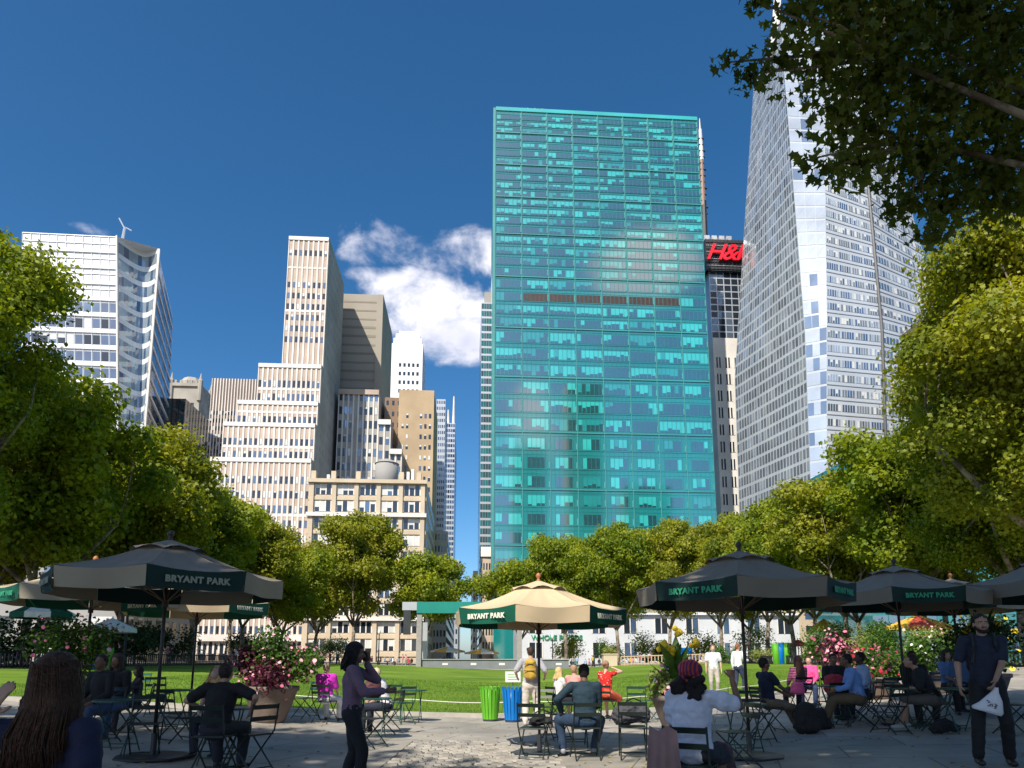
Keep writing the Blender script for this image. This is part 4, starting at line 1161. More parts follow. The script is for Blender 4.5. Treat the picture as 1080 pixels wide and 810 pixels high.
def umbrella(label, px, Y, textang, canopy, val, grn, txt, finial, text=True, R_=1.55, sc_=1.0):
    g = gx(px, Y)
    o = empty('parasol', g, 0, label, 'umbrella', 'umbrellas over the terrace tables')
    zr, za, zv = 2.46, 2.98, 2.20
    o.scale = (sc_,) * 3
    # angle of panel centres: textang measured to the viewer's right from straight at the viewer
    a0 = math.atan2(-g.y, -g.x) + R(textang)
    N8 = 8; H8 = PI / N8
    def corner(k, r, z): 
        a = a0 + H8 + k * 2 * H8
        return Vector((r * math.cos(a), r * math.sin(a), z))
    rnd = random.Random(int(px))
    cn = MB()
    vr, vz = .46, za - .14
    for k in range(N8):
        A, B = corner(k - 1, R_, zr), corner(k, R_, zr); a_, b_ = corner(k - 1, vr * .9, vz - .01), corner(k, vr * .9, vz - .01)
        nu, nv = 12, 8; vs = []; fs = []
        for i in range(nu + 1):
            for j in range(nv + 1):
                u, v = i / nu, j / nv
                p = A.lerp(B, u).lerp(a_.lerp(b_, u), v)
                sag = -.05 * math.sin(v * PI) - .055 * math.sin(u * PI) * (1 - v) ** .7 + .008 * math.sin(u * 17 + k * 2.1) * math.sin(v * PI)
                vs.append(p + Vector((0, 0, sag)))
        for i in range(nu):
            for j in range(nv):
                q = i * (nv + 1) + j; fs.append((q, q + nv + 1, q + nv + 2, q + 1))
        cn.add(vs, fs, canopy)
    cn.build('canopy', o, True)
    vt = MB()
    for k in range(N8):
        A, B = corner(k - 1, vr * 1.12, vz - .035), corner(k, vr * 1.12, vz - .035); vs = []
        for i in range(5):
            u = i / 4; vs.append(A.lerp(B, u) + Vector((0, 0, .055 * math.sin(u * PI))))
        ap = Vector((0, 0, za + .02)); n = len(vs)
        md = [v.lerp(ap, .5) + Vector((0, 0, -.012)) for v in vs]
        vt.add(vs + md + [ap], [(i, i + 1, n + i + 1, n + i) for i in range(4)] + [(n + i, n + i + 1, 2 * n) for i in range(4)], canopy)
    vt.build('vent_cap', o, True)
    for k in range(N8):
        A, B = corner(k - 1, R_, zr - .01), corner(k, R_, zr - .01)
        green = (k % 2 == 0)
        n = Vector(((A.x + B.x) / 2, (A.y + B.y) / 2, 0)).normalized()
        vb = MB(); vs = []; fs = []; nu, nv = 10, 4; ph = rnd.uniform(0, 6); amp = rnd.uniform(.012, .03)
        bel = rnd.uniform(.0, .05)
        for i in range(nu + 1):
            for j in range(nv + 1):
                u, v = i / nu, j / nv
                p = A.lerp(B, u); z = zr - .01 - .045 * math.sin(u * PI) + (zv - zr) * v + (.02 * math.sin(u * PI) * v)
                w_ = math.sin(u * 9 + ph) * amp * v + .012 - bel * v * math.sin(u * PI) - .03 * v
                vs.append(Vector((p.x, p.y, z)) + n * w_)
        for i in range(nu):
            for j in range(nv):
                q = i * (nv + 1) + j; fs.append((q, q + 1, q + nv + 2, q + nv + 1))
        vb.add(vs, fs, grn if green else val)
        vo_ = vb.build('valance', o, True)
        if green and text:
            wd = (B - A).length
            tm = text_mesh('BRYANT PARK', .108, .003, txt, off=.006, space=1.12)
            t_ = (B - A).normalized(); up = Vector((0, 0, 1))
            nn = t_.cross(up)
            if nn.dot(n) < 0: t_ = -t_; nn = t_.cross(up)
            c = A.lerp(B, .5) + n * .024; c.z = (zr + zv) / 2 - .04
            for v_ in tm.vertices:
                q = v_.co; v_.co = c + t_ * q.x + up * q.y + nn * q.z
            link('lettering', tm, vo_)
    rb = MB()
    for k in range(N8):
        e = corner(k, R_ * .99, zr - .03)
        rb = MB(); rb.tube([Vector((0, 0, za - .12)), e], .012, m_rib, 5); r_ = rb.build('rib', o)
        st_ = MB(); st_.tube([Vector((0, 0, 2.1)), Vector((e.x * .55, e.y * .55, zr + (za - zr) * .4 - .05))], .009, m_rib, 5); st_.build('strut', r_)
    mb = MB(); mb.tube([(0, 0, .03), (0, 0, za)], .024, m_pole, 12); mb.build('pole', o, True)
    mb = MB(); mb.lathe([(.045, za - .005), (.03, za + .03), (.022, za + .05), (.045, za + .08), (.05, za + .105), (.03, za + .14), (.005, za + .155)], finial, 12); mb.build('finial', o, True)
    mb = MB(); mb.lathe([(.045, 2.04), (.045, 2.14)], m_pole, 10); mb.build('hub', o)
    mb = MB(); mb.lathe([(.48, .002), (.5, .02), (.5, .035), (.46, .045)], m_darkst, 8, sx=1, sy=1); mb.lathe([(.04, .045), (.04, .33)], m_darkst, 10); mb.build('base_plate', o)
    return o
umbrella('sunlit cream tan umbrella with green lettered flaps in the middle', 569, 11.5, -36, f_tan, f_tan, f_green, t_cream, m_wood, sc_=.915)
umbrella('shade darkened tan umbrella right of the middle with a dark finial', 791, 10.5, -24, f_tan_deep_shade, f_tan_deep_shade, f_green_shade, t_green, m_pole)
umbrella('large shade darkened tan umbrella left of the flower urn', 161, 9.9, 14, f_tan_deep_shade, f_tan_shade, f_green_shade, t_dim, m_pole)
umbrella('shade darkened tan umbrella over the seated pair on the right', 958, 13.6, 20, f_tan_deep_shade, f_tan_deep_shade, f_green_shade, t_green, m_pole)
umbrella('shade toned tan umbrella half hidden behind the right shade darkened one', 1016, 17.2, 10, f_tan_shade, f_tan_shade, f_green_shade, t_green, m_wood)
umbrella('shade darkened tan umbrella cut off by the right edge', 1128, 13.2, 12, f_tan_deep_shade, f_tan_deep_shade, f_green_shade, t_green, m_pole)
umbrella('tan umbrella behind the shade darkened one at the left edge', 84, 13.4, -66, f_tan, f_tan_shade, f_green, t_green, m_wood)
umbrella('tan umbrella behind the shade darkened one, nearer the flower urn', 200, 15.6, 45, f_tan, f_tan, f_green, t_cream, m_wood)
# distant small umbrellas
def small_umbrella(label, px, Y, w_, h, cols, cat='umbrella'):
    g = gx(px, Y); o = empty('market_umbrella', g, 0, label, cat)
    for k in range(8):
        pass
    mb = MB(); n = 8
    for k in range(n):
        a, b = 2 * PI * k / n, 2 * PI * (k + 1) / n
        p, q = Vector((math.cos(a) * w_ / 2, math.sin(a) * w_ / 2, h * .78)), Vector((math.cos(b) * w_ / 2, math.sin(b) * w_ / 2, h * .78))
        ap = Vector((0, 0, h)); mb.add([p, q, ap, p - Vector((0, 0, h * .08)), q - Vector((0, 0, h * .08))], [(0, 1, 2), (3, 4, 1, 0)], cols[k % len(cols)])
    mb.build('canopy', o)
    mb = MB(); mb.tube([(0, 0, 0), (0, 0, h)], .05, m_pole, 6); mb.build('pole', o)
    return o
f_wh = mat('canvas_white', (.75, .75, .7), .8); f_yel = mat('canvas_yellow', (.75, .42, .05), .8); f_red = mat('canvas_red', (.55, .08, .05), .8)
small_umbrella('green and white striped kiosk umbrella behind the far left flowers', 40, 42, 3.4, 4.1, [f_wh, f_green])
small_umbrella('white scalloped umbrella on the left lawn border', 114, 48, 3.2, 3.3, [f_wh, f_wh])
small_umbrella('pale yellow umbrella left of the street gap behind the stage', 472, 124, 6, 3.4, [f_wh, f_yel])
small_umbrella('pale yellow umbrella right of the street gap behind the stage', 508, 124, 6, 3.4, [f_wh, f_yel])
small_umbrella('orange yellow umbrella beyond the right flower beds', 972, 50, 4.4, 3.6, [f_yel, f_yel, f_red])
small_umbrella('yellow umbrella beyond the dark conical evergreen', 872, 84, 3.4, 5.2, [f_yel])
small_umbrella('small red umbrella on the right lawn border', 843, 88, 2.6, 2.9, [f_red])

# ------------------------------------------------------------ furniture
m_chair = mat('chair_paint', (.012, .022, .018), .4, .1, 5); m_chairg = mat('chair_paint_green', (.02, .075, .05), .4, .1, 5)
def make_chair(m):
    o = empty('bistro_chair', (0, 0, 0), 0, 'x', 'chair', 'folding chairs')
    mb = MB()
    for k in range(5): mb.box((-.19, -.17 + k * .075, .452), (.19, -.17 + k * .075 + .055, .466), m)
    mb.build('seat', o)
    mb = MB()
    for z in (.63, .77): mb.hexa([(-.2, -.245, z), (.2, -.245, z), (.2, -.232, z), (-.2, -.232, z), (-.2, -.262, z + .055), (.2, -.262, z + .055), (.2, -.25, z + .055), (-.2, -.25, z + .055)], m)
    mb.build('backrest', o)
    for s in (-1, 1):
        mb = MB(); mb.tube([(s * .2, -.262, .835), (s * .2, -.2, .50), (s * .2, .25, 0.008)], .011, m, 6); mb.build('leg', o)
        mb = MB(); mb.tube([(s * .178, .2, .448), (s * .178, -.26, 0.008)], .011, m, 6); mb.build('leg', o)
    for q in ((.2, .2, .06), (.178, -.21, .06), (.19, -.2, .455)):
        mb = MB(); mb.tube([(-q[0], q[1], q[2]), q], .009, m, 5); mb.build('stretcher', o)
    return o
CHAIR = {}
def chair(label, px, Y, face, green=False, group='folding chairs on the terrace', x=None):
    m = m_chairg if green else m_chair
    g = gx(px, Y)
    if x is not None: g = Vector((x, Y, gz(x)))
    if green not in CHAIR:
        o = CHAIR[green] = make_chair(m)
    else: o = copy_tree(CHAIR[green])
    o.location = g; o.rotation_euler[2] = R(face); o['label'] = label; o['group'] = group
    return o
def make_table(m):
    o = empty('bistro_table', (0, 0, 0), 0, 'x', 'table', 'round tables')
    mb = MB(); mb.lathe([(.33, .70), (.345, .705), (.345, .722), (.33, .73)], m, 24); mb.build('tabletop', o)
    for s in (-1, 1):
        for t in (-1, 1):
            mb = MB(); mb.tube([(s * .2, t * .2, .70), (s * .2 , -t * .25, .008)], .011, m, 6); mb.build('leg', o)
    for t in (-.2, .2):
        mb = MB(); mb.tube([(-.2, t, .1), (.2, t, .1)], .009, m, 5); mb.build('stretcher', o)
    return o
TAB = []
def table(label, px, Y, rz=0):
    g = gx(px, Y)
    if not TAB: TAB.append(make_table(m_chairg)); o = TAB[0]
    else: o = copy_tree(TAB[0])
    o.location = g; o.rotation_euler[2] = R(rz); o['label'] = label; o['group'] = 'bistro tables on the terrace'
    return o
# recycling bins
def bin_(label, px, Y, m, h=.82, r=.22, group='recycling bins', m2=None):
    g = gx(px, Y); o = empty('litter_bin', g, 0, label, 'bin', group)
    mb = MB(); n = 16
    for k in range(n):
        a = 2 * PI * k / n; w_ = .032
        c, s = math.cos(a), math.sin(a)
        pts_ = [Vector((c * rr_, s * rr_, z)) for rr_, z in ((r * .78, .05), (r * .95, h * .5), (r * 1.08, h * .92), (r * 1.16, h))]
        t = Vector((-s, c, 0)) * w_
        for p, q in zip(pts_, pts_[1:]):
            i_ = Vector((c, s, 0)) * .012
            mb.hexa([p - t, p + t, p + t + i_, p - t + i_, q - t, q + t, q + t + i_, q - t + i_], m)
    mb.build('slats', o)
    mb = MB(); mb.lathe([(r * .7, .03), (r * .9, h * .5), (r * .95, h * .93)], m2 or m, 16); mb.build('liner', o, True)
    mb = MB(); mb.lathe([(r * .8, .0), (r * .8, .05)], m_darkst, 16); mb.build('base', o)
    return o
b_green = mat('bin_green', (.12, .42, .02), .45, .08, 3); b_blue = mat('bin_blue', (.0, .17, .55), .4, .08, 3)
b1 = bin_('lime green slatted bin at the lawn edge', 517, 17.6, b_green); b2 = bin_('blue slatted bin at the lawn edge under a small sign', 540.5, 17.4, b_blue)
o = empty('sign', gx(541, 17.9), 0, 'small white sign above the blue bin', 'sign')
mb = MB(); mb.box((-.19, -.01, .92), (.19, .01, 1.18), f_wh); mb.build('panel', o); mb = MB(); mb.tube([(0, 0.02, 0), (0, 0.02, 1.1)], .012, m_darkst, 6); mb.build('post', o)
mb = MB()
for k in range(3): mb.box((-.13, -.014, .98 + k * .06), (.13 - .05 * k, -.0105, .995 + k * .06), b_green)
mb.build('lettering', o)
for k, (px, Y, m, lab) in enumerate(((101, 41, b_blue, 'distant blue bin by the left shrubs'), (110, 41, b_green, 'distant green bin by the left shrubs'), (819, 76, b_green, 'leftmost of three tall bins beyond the lawn, lime green'), (824, 76, b_blue, 'blue bin in the middle of three beyond the lawn'), (830, 76, b_green, 'rightmost of three tall bins beyond the lawn, lime green'), (716, 103, b_blue, 'tiny blue bin before the pale wooden barrier'))):
    bin_(lab, px, Y, m, 1.25 if Y < 50 else 2.3, .34 if Y < 50 else .36)
# rope across the near lawn
o = empty('rope', (0, 0, 0), 0, 'thin pale rope strung low over the near edge of the lawn', 'rope')
mb = MB(); pts_ = []
for i in range(60):
    x = -6 + i * .36; y = edge(x) + 1.5; pts_.append((x, y, gz(x) + .33 - .05 * abs(math.sin(i * .35))))
mb.tube(pts_, .014, m_white, 5)
mb.build('cord', o)
for i in range(0, 60, 9):
    mb = MB(); p = pts_[i]; mb.tube([(p[0], p[1], p[2] - .4), (p[0], p[1], p[2] + .05)], .012, m_darkst, 5); mb.build('stake', o)

# flower urns near the terrace
def urn(label, px, Y, rr_, hh, fol, flowers, extra=None, n=2600, w_=1.7, h=1.3, leaf=.09, potm=None):
    g = gx(px, Y); o = bush('flower_urn', label, g.x, Y, w_, w_ * .9, h, fol, n, leaf, 'planter', None, flowers, z=g.z, seed=int(px), lobes=12)
    for c in o.children:
        c.location.z = hh * .72
    mb = MB(); mb.lathe([(rr_ * .55, 0), (rr_ * .6, .06), (rr_ * .8, hh * .45), (rr_ * .98, hh * .85), (rr_ * 1.06, hh * .88), (rr_ * 1.06, hh), (rr_ * .9, hh)], potm or m_pot, 24); mb.build('pot', o, True)
    mb = MB(); mb.lathe([(rr_ * .9, hh - .06), (rr_ * .5, hh + .02)], m_earth, 20); mb.build('soil', o, True)
    if extra: extra(o, hh)
    return o
m_pot = mat('cast_stone_pot', (.20, .15, .12), .85, .2, 3, bump=.3)
def canna(o, hh, dx=0, n=16, L_=.75, m=bush_g, fl=None, seed=3):
    g = random.Random(seed); mb = MB(); fm = MB()
    for k in range(n):
        a = g.uniform(0, 2 * PI); t = g.uniform(.15, .7); z0 = hh + g.uniform(.1, .6); ln = L_ * g.uniform(.7, 1.1)
        d = Vector((math.cos(a) * math.sin(t), math.sin(a) * math.sin(t), math.cos(t))); s = Vector((-math.sin(a), math.cos(a), 0)) * ln * .13
        b0 = Vector((dx + d.x * .1, d.y * .1, z0)); p1 = b0 + d * ln * .5; p2 = b0 + d * ln + Vector((0, 0, -.12 * ln)) + Vector((d.x, d.y, 0)) * .15
        mb.add([b0, p1 - s, p1 + s, p2, p1 + Vector((0, 0, -.02))], [(0, 1, 4), (0, 4, 2), (1, 3, 4), (4, 3, 2)], m)
    for k in range(5):
        a = g.uniform(0, 6); mb.tube([(dx, 0, hh - .1), (dx + .12 * math.cos(a), .12 * math.sin(a), hh + 1.1)], .015, MATS['stem_green'], 5)
    mb.build('leaf_fan', o)
    if fl:
        for (fx, fz) in ((-.3, 1.05), (.02, 1.32), (.36, 1.1), (-.1, .95)):
            for q in range(7):
                c = Vector((dx + fx + g.uniform(-.07, .07), g.uniform(-.08, .08) - .1, hh + fz + g.uniform(-.08, .08))); fm.ell(c, (.06, .05, .06), fl, 7, 4)
        fm.build('blossoms', o, True)
urn('big stone flower urn with burgundy foliage and pink flowers at left', 284, 15.4, .55, .75, lf_bur, ((fl_pink, 90, .07), (fl_pale, 60, .07), (fl_pur, 70, .06)), None, n=2300, w_=1.7, h=1.15)
g = gx(300, 15.5)
ob = bush('flowering_plant', 'green leafy stems with pale pink blooms rising from the big flower urn', g.x - .05, 15.55, 1.7, 1.2, 1.15, bush_g, 2600, .08, 'plant', None, ((fl_pale, 90, .08), (fl_pink, 40, .07)), z=g.z + .78, seed=71, lobes=7, stems=6)
ob = empty('canna', gx(262, 15.8), 0, 'spiky light green canna leaves left of the pink blooms', 'plant'); canna(ob, .75, 0, 22, .6, bush_g, None, 8)
urn('pink flowering bush urn between the two left umbrella poles', 68, 12.6, .45, .6, bush_g, ((fl_pink, 110, .06), (fl_pale, 80, .07)), n=2600, w_=1.1, h=1.5, leaf=.07)
urn('flower urn with yellow canna blooms behind the headscarf woman', 716, 14.2, .5, .7, bush_y, ((fl_pale, 80, .08), (fl_white, 40, .07)), lambda o, hh: canna(o, hh - .1, 0, 26, .8, bush_g, fl_yel, 5), n=1300, w_=1.3, h=.8)
urn('tall pink flowering planter behind the men in blue shirts', 890, 20.5, .5, .7, lf_bur, ((fl_pink, 160, .09), (fl_pale, 120, .09)), n=1200, w_=1.1, h=1.7)
urn('wide bed planter of red and pink flowers right of the seated men', 925, 20.0, .6, .6, bush_g, ((fl_red, 120, .09), (fl_pink, 120, .08), (fl_pale, 60, .08)), n=1800, w_=1.8, h=1.1)
urn('green leafy urn under the right shade darkened umbrella', 985, 21, .5, .6, bush_g, ((fl_white, 60, .08),), n=2000, w_=1.8, h=1.4)
urn('tall canna urn behind the standing man at right', 1040, 17, .55, .7, bush_d, ((fl_yel, 10, .1),), lambda o, hh: canna(o, hh, 0, 30, 1.1, bush_d, fl_yel, 6), n=2200, w_=1.8, h=1.6)
# street furniture
def lamp(label, px, Y, h):
    g = gx(px, Y); o = empty('street_lamp', g, 0, label, 'street lamp')
    mb = MB(); mb.lathe([(.22, 0), (.2, .5), (.1, .7), (.07, h - .6), (.1, h - .5)], m_iron, 10); mb.build('post', o, True)
    mb = MB(); mb.lathe([(.1, h - .5), (.22, h - .2), (.22, h + .1), (.05, h + .35)], f_wh, 10); mb.build('lantern', o, True)
lamp('iron lamp post left of the buff block trees', 399, 108, 5.0); lamp('iron lamp post on the left lawn border', 130, 50, 4.2)
lamp('iron lamp post before the podium right of the stage', 583, 110, 5)
o = empty('delivery_van', gx(722, 134), R(3.8), 'blue and white delivery van parked before the white podium', 'van')
mb = MB(); mb.box((-3, -1, .5), (1.6, 1, 3.0), m_wmetal); mb.box((-2.9, -1.03, 1.4), (1.2, -1.001, 2.7), b_blue); mb.hexa([(1.6, -1, .5), (3, -1, .5), (3, 1, .5), (1.6, 1, .5), (1.6, -1, 2.7), (2.2, -1, 2.6), (2.2, 1, 2.6), (1.6, 1, 2.7)], m_wmetal); mb.build('body', o)
mb = MB(); mb.hexa([(1.75, -1.02, 1.5), (2.6, -1.02, 1.5), (2.6, -1.0, 1.5), (1.75, -1.0, 1.5), (1.75, -1.02, 2.4), (2.25, -1.02, 2.4), (2.25, -1.0, 2.4), (1.75, -1.0, 2.4)], g_dark); mb.build('window', o)
for xx in (-2, 2):
    for yy in (-.95, .75):
        mb = MB(); mb.tube([(xx, yy, .42), (xx, yy + .22, .42)], .42, m_iron, 16); mb.build('wheel', o)
for k, (px, lab, mm_) in enumerate(((470, 'dark car in the street gap left', m_darkst), (500, 'silver car in the street gap right', m_steel), (690, 'black car parked left of the van', m_iron))):
    o = empty('parked_car', gx(px, 136), R(3.8), lab, 'car')
    mb = MB(); mb.hexa([(-2.2, -.9, .35), (2.2, -.9, .35), (2.2, .9, .35), (-2.2, .9, .35), (-2.15, -.85, .95), (2.1, -.85, .9), (2.1, .85, .9), (-2.15, .85, .95)], mm_); mb.hexa([(-1.6, -.8, .95), (1.1, -.8, .92), (1.1, .8, .92), (-1.6, .8, .95), (-1.1, -.65, 1.45), (.5, -.65, 1.45), (.5, .65, 1.45), (-1.1, .65, 1.45)], g_dark); mb.build('body', o)
    for xx in (-1.4, 1.4):
        mb = MB(); mb.tube([(xx, -.92, .33), (xx, -.72, .33)], .33, m_iron, 14); mb.build('wheel', o)
        mb = MB(); mb.tube([(xx, .72, .33), (xx, .92, .33)], .33, m_iron, 14); mb.build('wheel', o)
# ------------------------------------------------------------ people
def capsule(mb, p0, p1, r0, r1, m, side=None, n=14, k=6):
    """tapered elliptic capsule, r = (a, b): a along side, b across"""
    p0, p1 = Vector(p0), Vector(p1)
    r0 = r0 if hasattr(r0, '__len__') else (r0, r0); r1 = r1 if hasattr(r1, '__len__') else (r1, r1)
    d = p1 - p0; L_ = d.length
    d = d.normalized() if L_ > 1e-6 else Vector((0, 0, 1))
    s = Vector(side) if side is not None else Vector((1, 0, 0))
    s = (s - d * s.dot(d))
    s = s.normalized() if s.length > 1e-4 else d.orthogonal().normalized()
    t = d.cross(s)
    rings = []
    c0, c1 = min(r0), min(r1)
    for i in range(4):
        a = PI / 2 * (1 - i / 4); rings.append((p0 - d * c0 * math.sin(a), r0[0] * math.cos(a), r0[1] * math.cos(a)))
    for i in range(k + 1):
        q = i / k; rings.append((p0.lerp(p1, q), r0[0] + (r1[0] - r0[0]) * q, r0[1] + (r1[1] - r0[1]) * q))
    for i in range(1, 5):
        a = PI / 2 * i / 4; rings.append((p1 + d * c1 * math.sin(a), r1[0] * math.cos(a), r1[1] * math.cos(a)))
    vs = []; fs = []
    for (c, a, b) in rings:
        a = max(a, .0008); b = max(b, .0008)
        for j in range(n):
            th = 2 * PI * j / n; vs.append(c + s * a * math.cos(th) + t * b * math.sin(th))
    for i in range(len(rings) - 1):
        for j in range(n): fs.append((i * n + j, i * n + (j + 1) % n, (i + 1) * n + (j + 1) % n, (i + 1) * n + j))
    fs.append(tuple(reversed(range(n)))); fs.append(tuple((len(rings) - 1) * n + j for j in range(n)))
    mb.add(vs, fs, m)

def remesh(mb, vox, m, smooth=4, wr=0, wscale=.12):
    me = mb.mesh('src')
    def f(o):
        a = o.modifiers.new('r', 'REMESH'); a.mode = 'VOXEL'; a.voxel_size = vox; a.use_smooth_shade = True
        b = o.modifiers.new('s', 'SMOOTH'); b.factor = .5; b.iterations = smooth
    out = evalmesh(me, [f])
    if wr:
        from mathutils import noise
        out.update()
        nrm = [tuple(v.normal) for v in out.vertices]
        for v, n_ in zip(out.vertices, nrm):
            q = Vector((v.co.x * 1.0, v.co.y * 1.0, v.co.z * 1.6)) / wscale
            w_ = noise.noise(q) + .5 * noise.noise(q * 2.3)
            v.co += Vector(n_) * w_ * wr
    out.materials.clear(); out.materials.append(m)
    out.polygons.foreach_set('use_smooth', [True] * len(out.polygons)); out.update()
    return out

def ik(a, t, l1, l2, pole):
    a, t = Vector(a), Vector(t); d = t - a; D = min(d.length, (l1 + l2) * .985); d = d.normalized(); t = a + d * D
    x = (l1 * l1 - l2 * l2 + D * D) / (2 * D); h = math.sqrt(max(l1 * l1 - x * x, 0))
    p = Vector(pole); p = (p - d * p.dot(d)).normalized()
    return a + d * x + p * h, t

def skin(c): 
    return mat('skin_%02d%02d' % (int(c[0] * 99), int(c[1] * 99)), c, .55, .06, 12)
SK = {'fair': (.58, .36, .27), 'tan': (.40, .23, .15), 'brown': (.17, .085, .05), 'dark': (.075, .038, .024)}
def cloth(name, c): return mat(name, c, .85, .12, 9, bump=.25, bscale=160)

def hand(mb, wrist, fdir, ndir, s, m, curl=.5, thumb=1, fist=False, nf=4):
    """palm plus four fingers and a thumb; ndir = palm normal (towards what it holds)"""
    f = Vector(fdir).normalized(); n = Vector(ndir); n = (n - f * n.dot(f)).normalized(); sd = f.cross(n) * thumb
    w_ = Vector(wrist)
    capsule(mb, w_ + f * .018 * s, w_ + f * .075 * s, (.036 * s, .014 * s), (.04 * s, .013 * s), m, sd, 10, 3)
    lens = (.068, .076, .070, .055)
    for k in range(4):
        b0 = w_ + f * .085 * s + sd * (.030 - .020 * k) * s
        a = curl * (.6 if not fist else 1.5); p = b0; dirn = f.copy(); L_ = lens[k] * s
        for q, fr in enumerate((.45, .32, .23)):
            dirn = (dirn * math.cos(a) + n * math.sin(a)).normalized()
            nn = (n - dirn * n.dot(dirn)); n2 = nn.normalized() if nn.length > .05 else -f
            e = p + dirn * L_ * fr; r = (.0095 - .0012 * q) * s
            capsule(mb, p, e, r, r * .92, m, sd, 8, 2); p = e
            a = curl * (.75 if not fist else 1.2)
            # keep curling about the side axis
            dd = dirn.copy(); 
            n_ = sd.cross(dd) if (sd.cross(dd)).dot(n) > -1.1 else n
            n = (n_ if n_.dot(n) > 0 else -n_).normalized()
        n = Vector(ndir); n = (n - f * n.dot(f)).normalized()
    tb = w_ + f * .03 * s + sd * .033 * s; td = (f * .65 + sd * .75 + n * .35).normalized()
    t1 = tb + td * .038 * s; capsule(mb, tb, t1, .013 * s, .0105 * s, m, None, 8, 2)
    t2 = t1 + (f * .9 + n * (.3 + .5 * curl) + sd * .1).normalized() * .03 * s; capsule(mb, t1, t2, .0105 * s, .009 * s, m, None, 8, 2)

PEOPLE = 0
def person(label, loc, face, H=1.72, pose='stand', build=1.0, female=False, tone='tan', lhand=None, rhand=None, lpole=None, rpole=None, hands='simple',
           shirt=None, sleeve=.5, lower='trousers', lowc=None, shoe=(.02, .02, .022), hair='short', hairc=(.02, .014, .01), lean=0., twist=0, hyaw=0., hpitch=0., vox=.014,
           feet=None, stride=0., group=None, seat=.46, face_detail=False, extra=None, shirt_mat=None, wr=.006, knee_sp=.1, puff=0, vest=None, lfinger=None, rfinger=None, hcurl=.5):
    global PEOPLE; PEOPLE += 1
    s = H / 1.75; m = skin(SK[tone]) if isinstance(tone, str) else skin(tone)
    o = empty('person', loc, R(face), label, 'person', group)
    V = Vector
    sit = pose == 'sit'
    hz = (seat + .09) if sit else .93 * s
    pel = V((0, 0, hz))
    sp = V((0, math.sin(R(lean)), math.cos(R(lean))))
    sw = (.165 if female else .185) * s * (1 + (build - 1) * .4)
    waist = pel + sp * .16 * s; chest = pel + sp * .36 * s; neck = pel + sp * .53 * s
    # upper spine bends a bit more
    sp2 = (sp + V((0, math.sin(R(lean)) * .25, 0))).normalized()
    headc = neck + (sp2 * .14 + V((0, .02, 0))) * s + V((0, math.sin(R(hpitch)) * .03, 0))
    ct, st_ = math.cos(R(twist)), math.sin(R(twist)); sx = V((ct, st_, 0))
    shl, shr = neck - sp * .055 * s - sx * sw, neck - sp * .055 * s + sx * sw
    hips = [pel + V((-.09 * s, 0, -.02)), pel + V((.09 * s, 0, -.02))]
    legs = []
    for k, sg in enumerate((-1, 1)):
        if sit:
            ft = feet[k] if feet else V((sg * (.10 + knee_sp * .5), .42 * s, .07))
            ft = V(ft)
            kn, an = ik(hips[k], ft + V((0, 0, .02)), .43 * s, .42 * s, (sg * knee_sp * 2, .6, 1))
        else:
            yy = stride * sg
            an = V(feet[k]) if feet else V((sg * .10 * s, yy, .085 * s))
            kn, an = ik(hips[k], an, .43 * s, .42 * s, (sg * .15, 1, 0))
        legs.append((hips[k], kn, an))
    arms = []
    for sg, sh, hd, po in ((-1, shl, lhand, lpole), (1, shr, rhand, rpole)):
        if hd is None: hd = V((sg * (sw + .07), .02, hz - .08)) if not sit else V((sg * .14, .30, seat + .17))
        else: hd = V(hd)
        el, wr_ = ik(sh, hd, .285 * s, .255 * s, po or (sg * .6, -1, -.5))
        arms.append((sh, el, wr_))
    B = build
    # body
    mb = MB()
    capsule(mb, pel - sp * .02, pel + sp * .06 * s, (.155 * s * B, .105 * s * B), (.145 * s * B, .10 * s * B), m)
    capsule(mb, pel + sp * .05 * s, chest, ((.13 if female else .14) * s * B, .092 * s * B), (.155 * s * B, .105 * s * B), m, sx)
    capsule(mb, chest, neck - sp * .07 * s, (.16 * s * B, .108 * s * B), (.13 * s * B, .08 * s), m, sx)
    capsule(mb, shl + sx * .03, shr - sx * .03, (.05 * s, .05 * s), (.05 * s, .05 * s), m, sp)
    capsule(mb, neck - sp * .05 * s, headc - V((0, .01, .02)) * s, (.058 * s, .056 * s), (.05 * s, .052 * s), m)
    Mh = Matrix.Rotation(R(hyaw), 3, 'Z') @ Matrix.Rotation(R(-hpitch), 3, 'X')
    h = lambda x, y, z: headc + (Mh @ V((x, y, z))) * s
    mb.ell(h(0, -.012, .03), (.074 * s, .092 * s, .092 * s), m, 18, 12, Mh)
    mb.ell(h(0, .018, -.022), (.062 * s, .07 * s, .088 * s), m, 18, 12, Mh)
    mb.ell(h(0, .055, -.082), (.028 * s, .026 * s, .022 * s), m, 10, 8, Mh)
    capsule(mb, h(0, .086, .012), h(0, .106, -.022), .010 * s, .0155 * s, m)
    for sg in (-1, 1):
        mb.ell(h(sg * .073, -.008, -.008), (.013 * s, .022 * s, .032 * s), m, 8, 6, Mh)
        if face_detail:
            capsule(mb, h(sg * .014, .080, .024), h(sg * .052, .066, .026), .009 * s, .008 * s, m)
            mb.ell(h(sg * .04, .058, -.025), (.022 * s, .02 * s, .02 * s), m, 8, 6, Mh)
    for k, (a, b_, c) in enumerate(legs):
        capsule(mb, a, b_, .083 * s * B, .052 * s * B, m); capsule(mb, b_, b_.lerp(c, .35), .052 * s, .056 * s, m); capsule(mb, b_.lerp(c, .3), c, .054 * s, .036 * s, m)
        capsule(mb, c - V((0, .02, .03)) * s, c + V((0, .13, -.05)) * s, (.036 * s, .03 * s), (.036 * s, .018 * s), m)
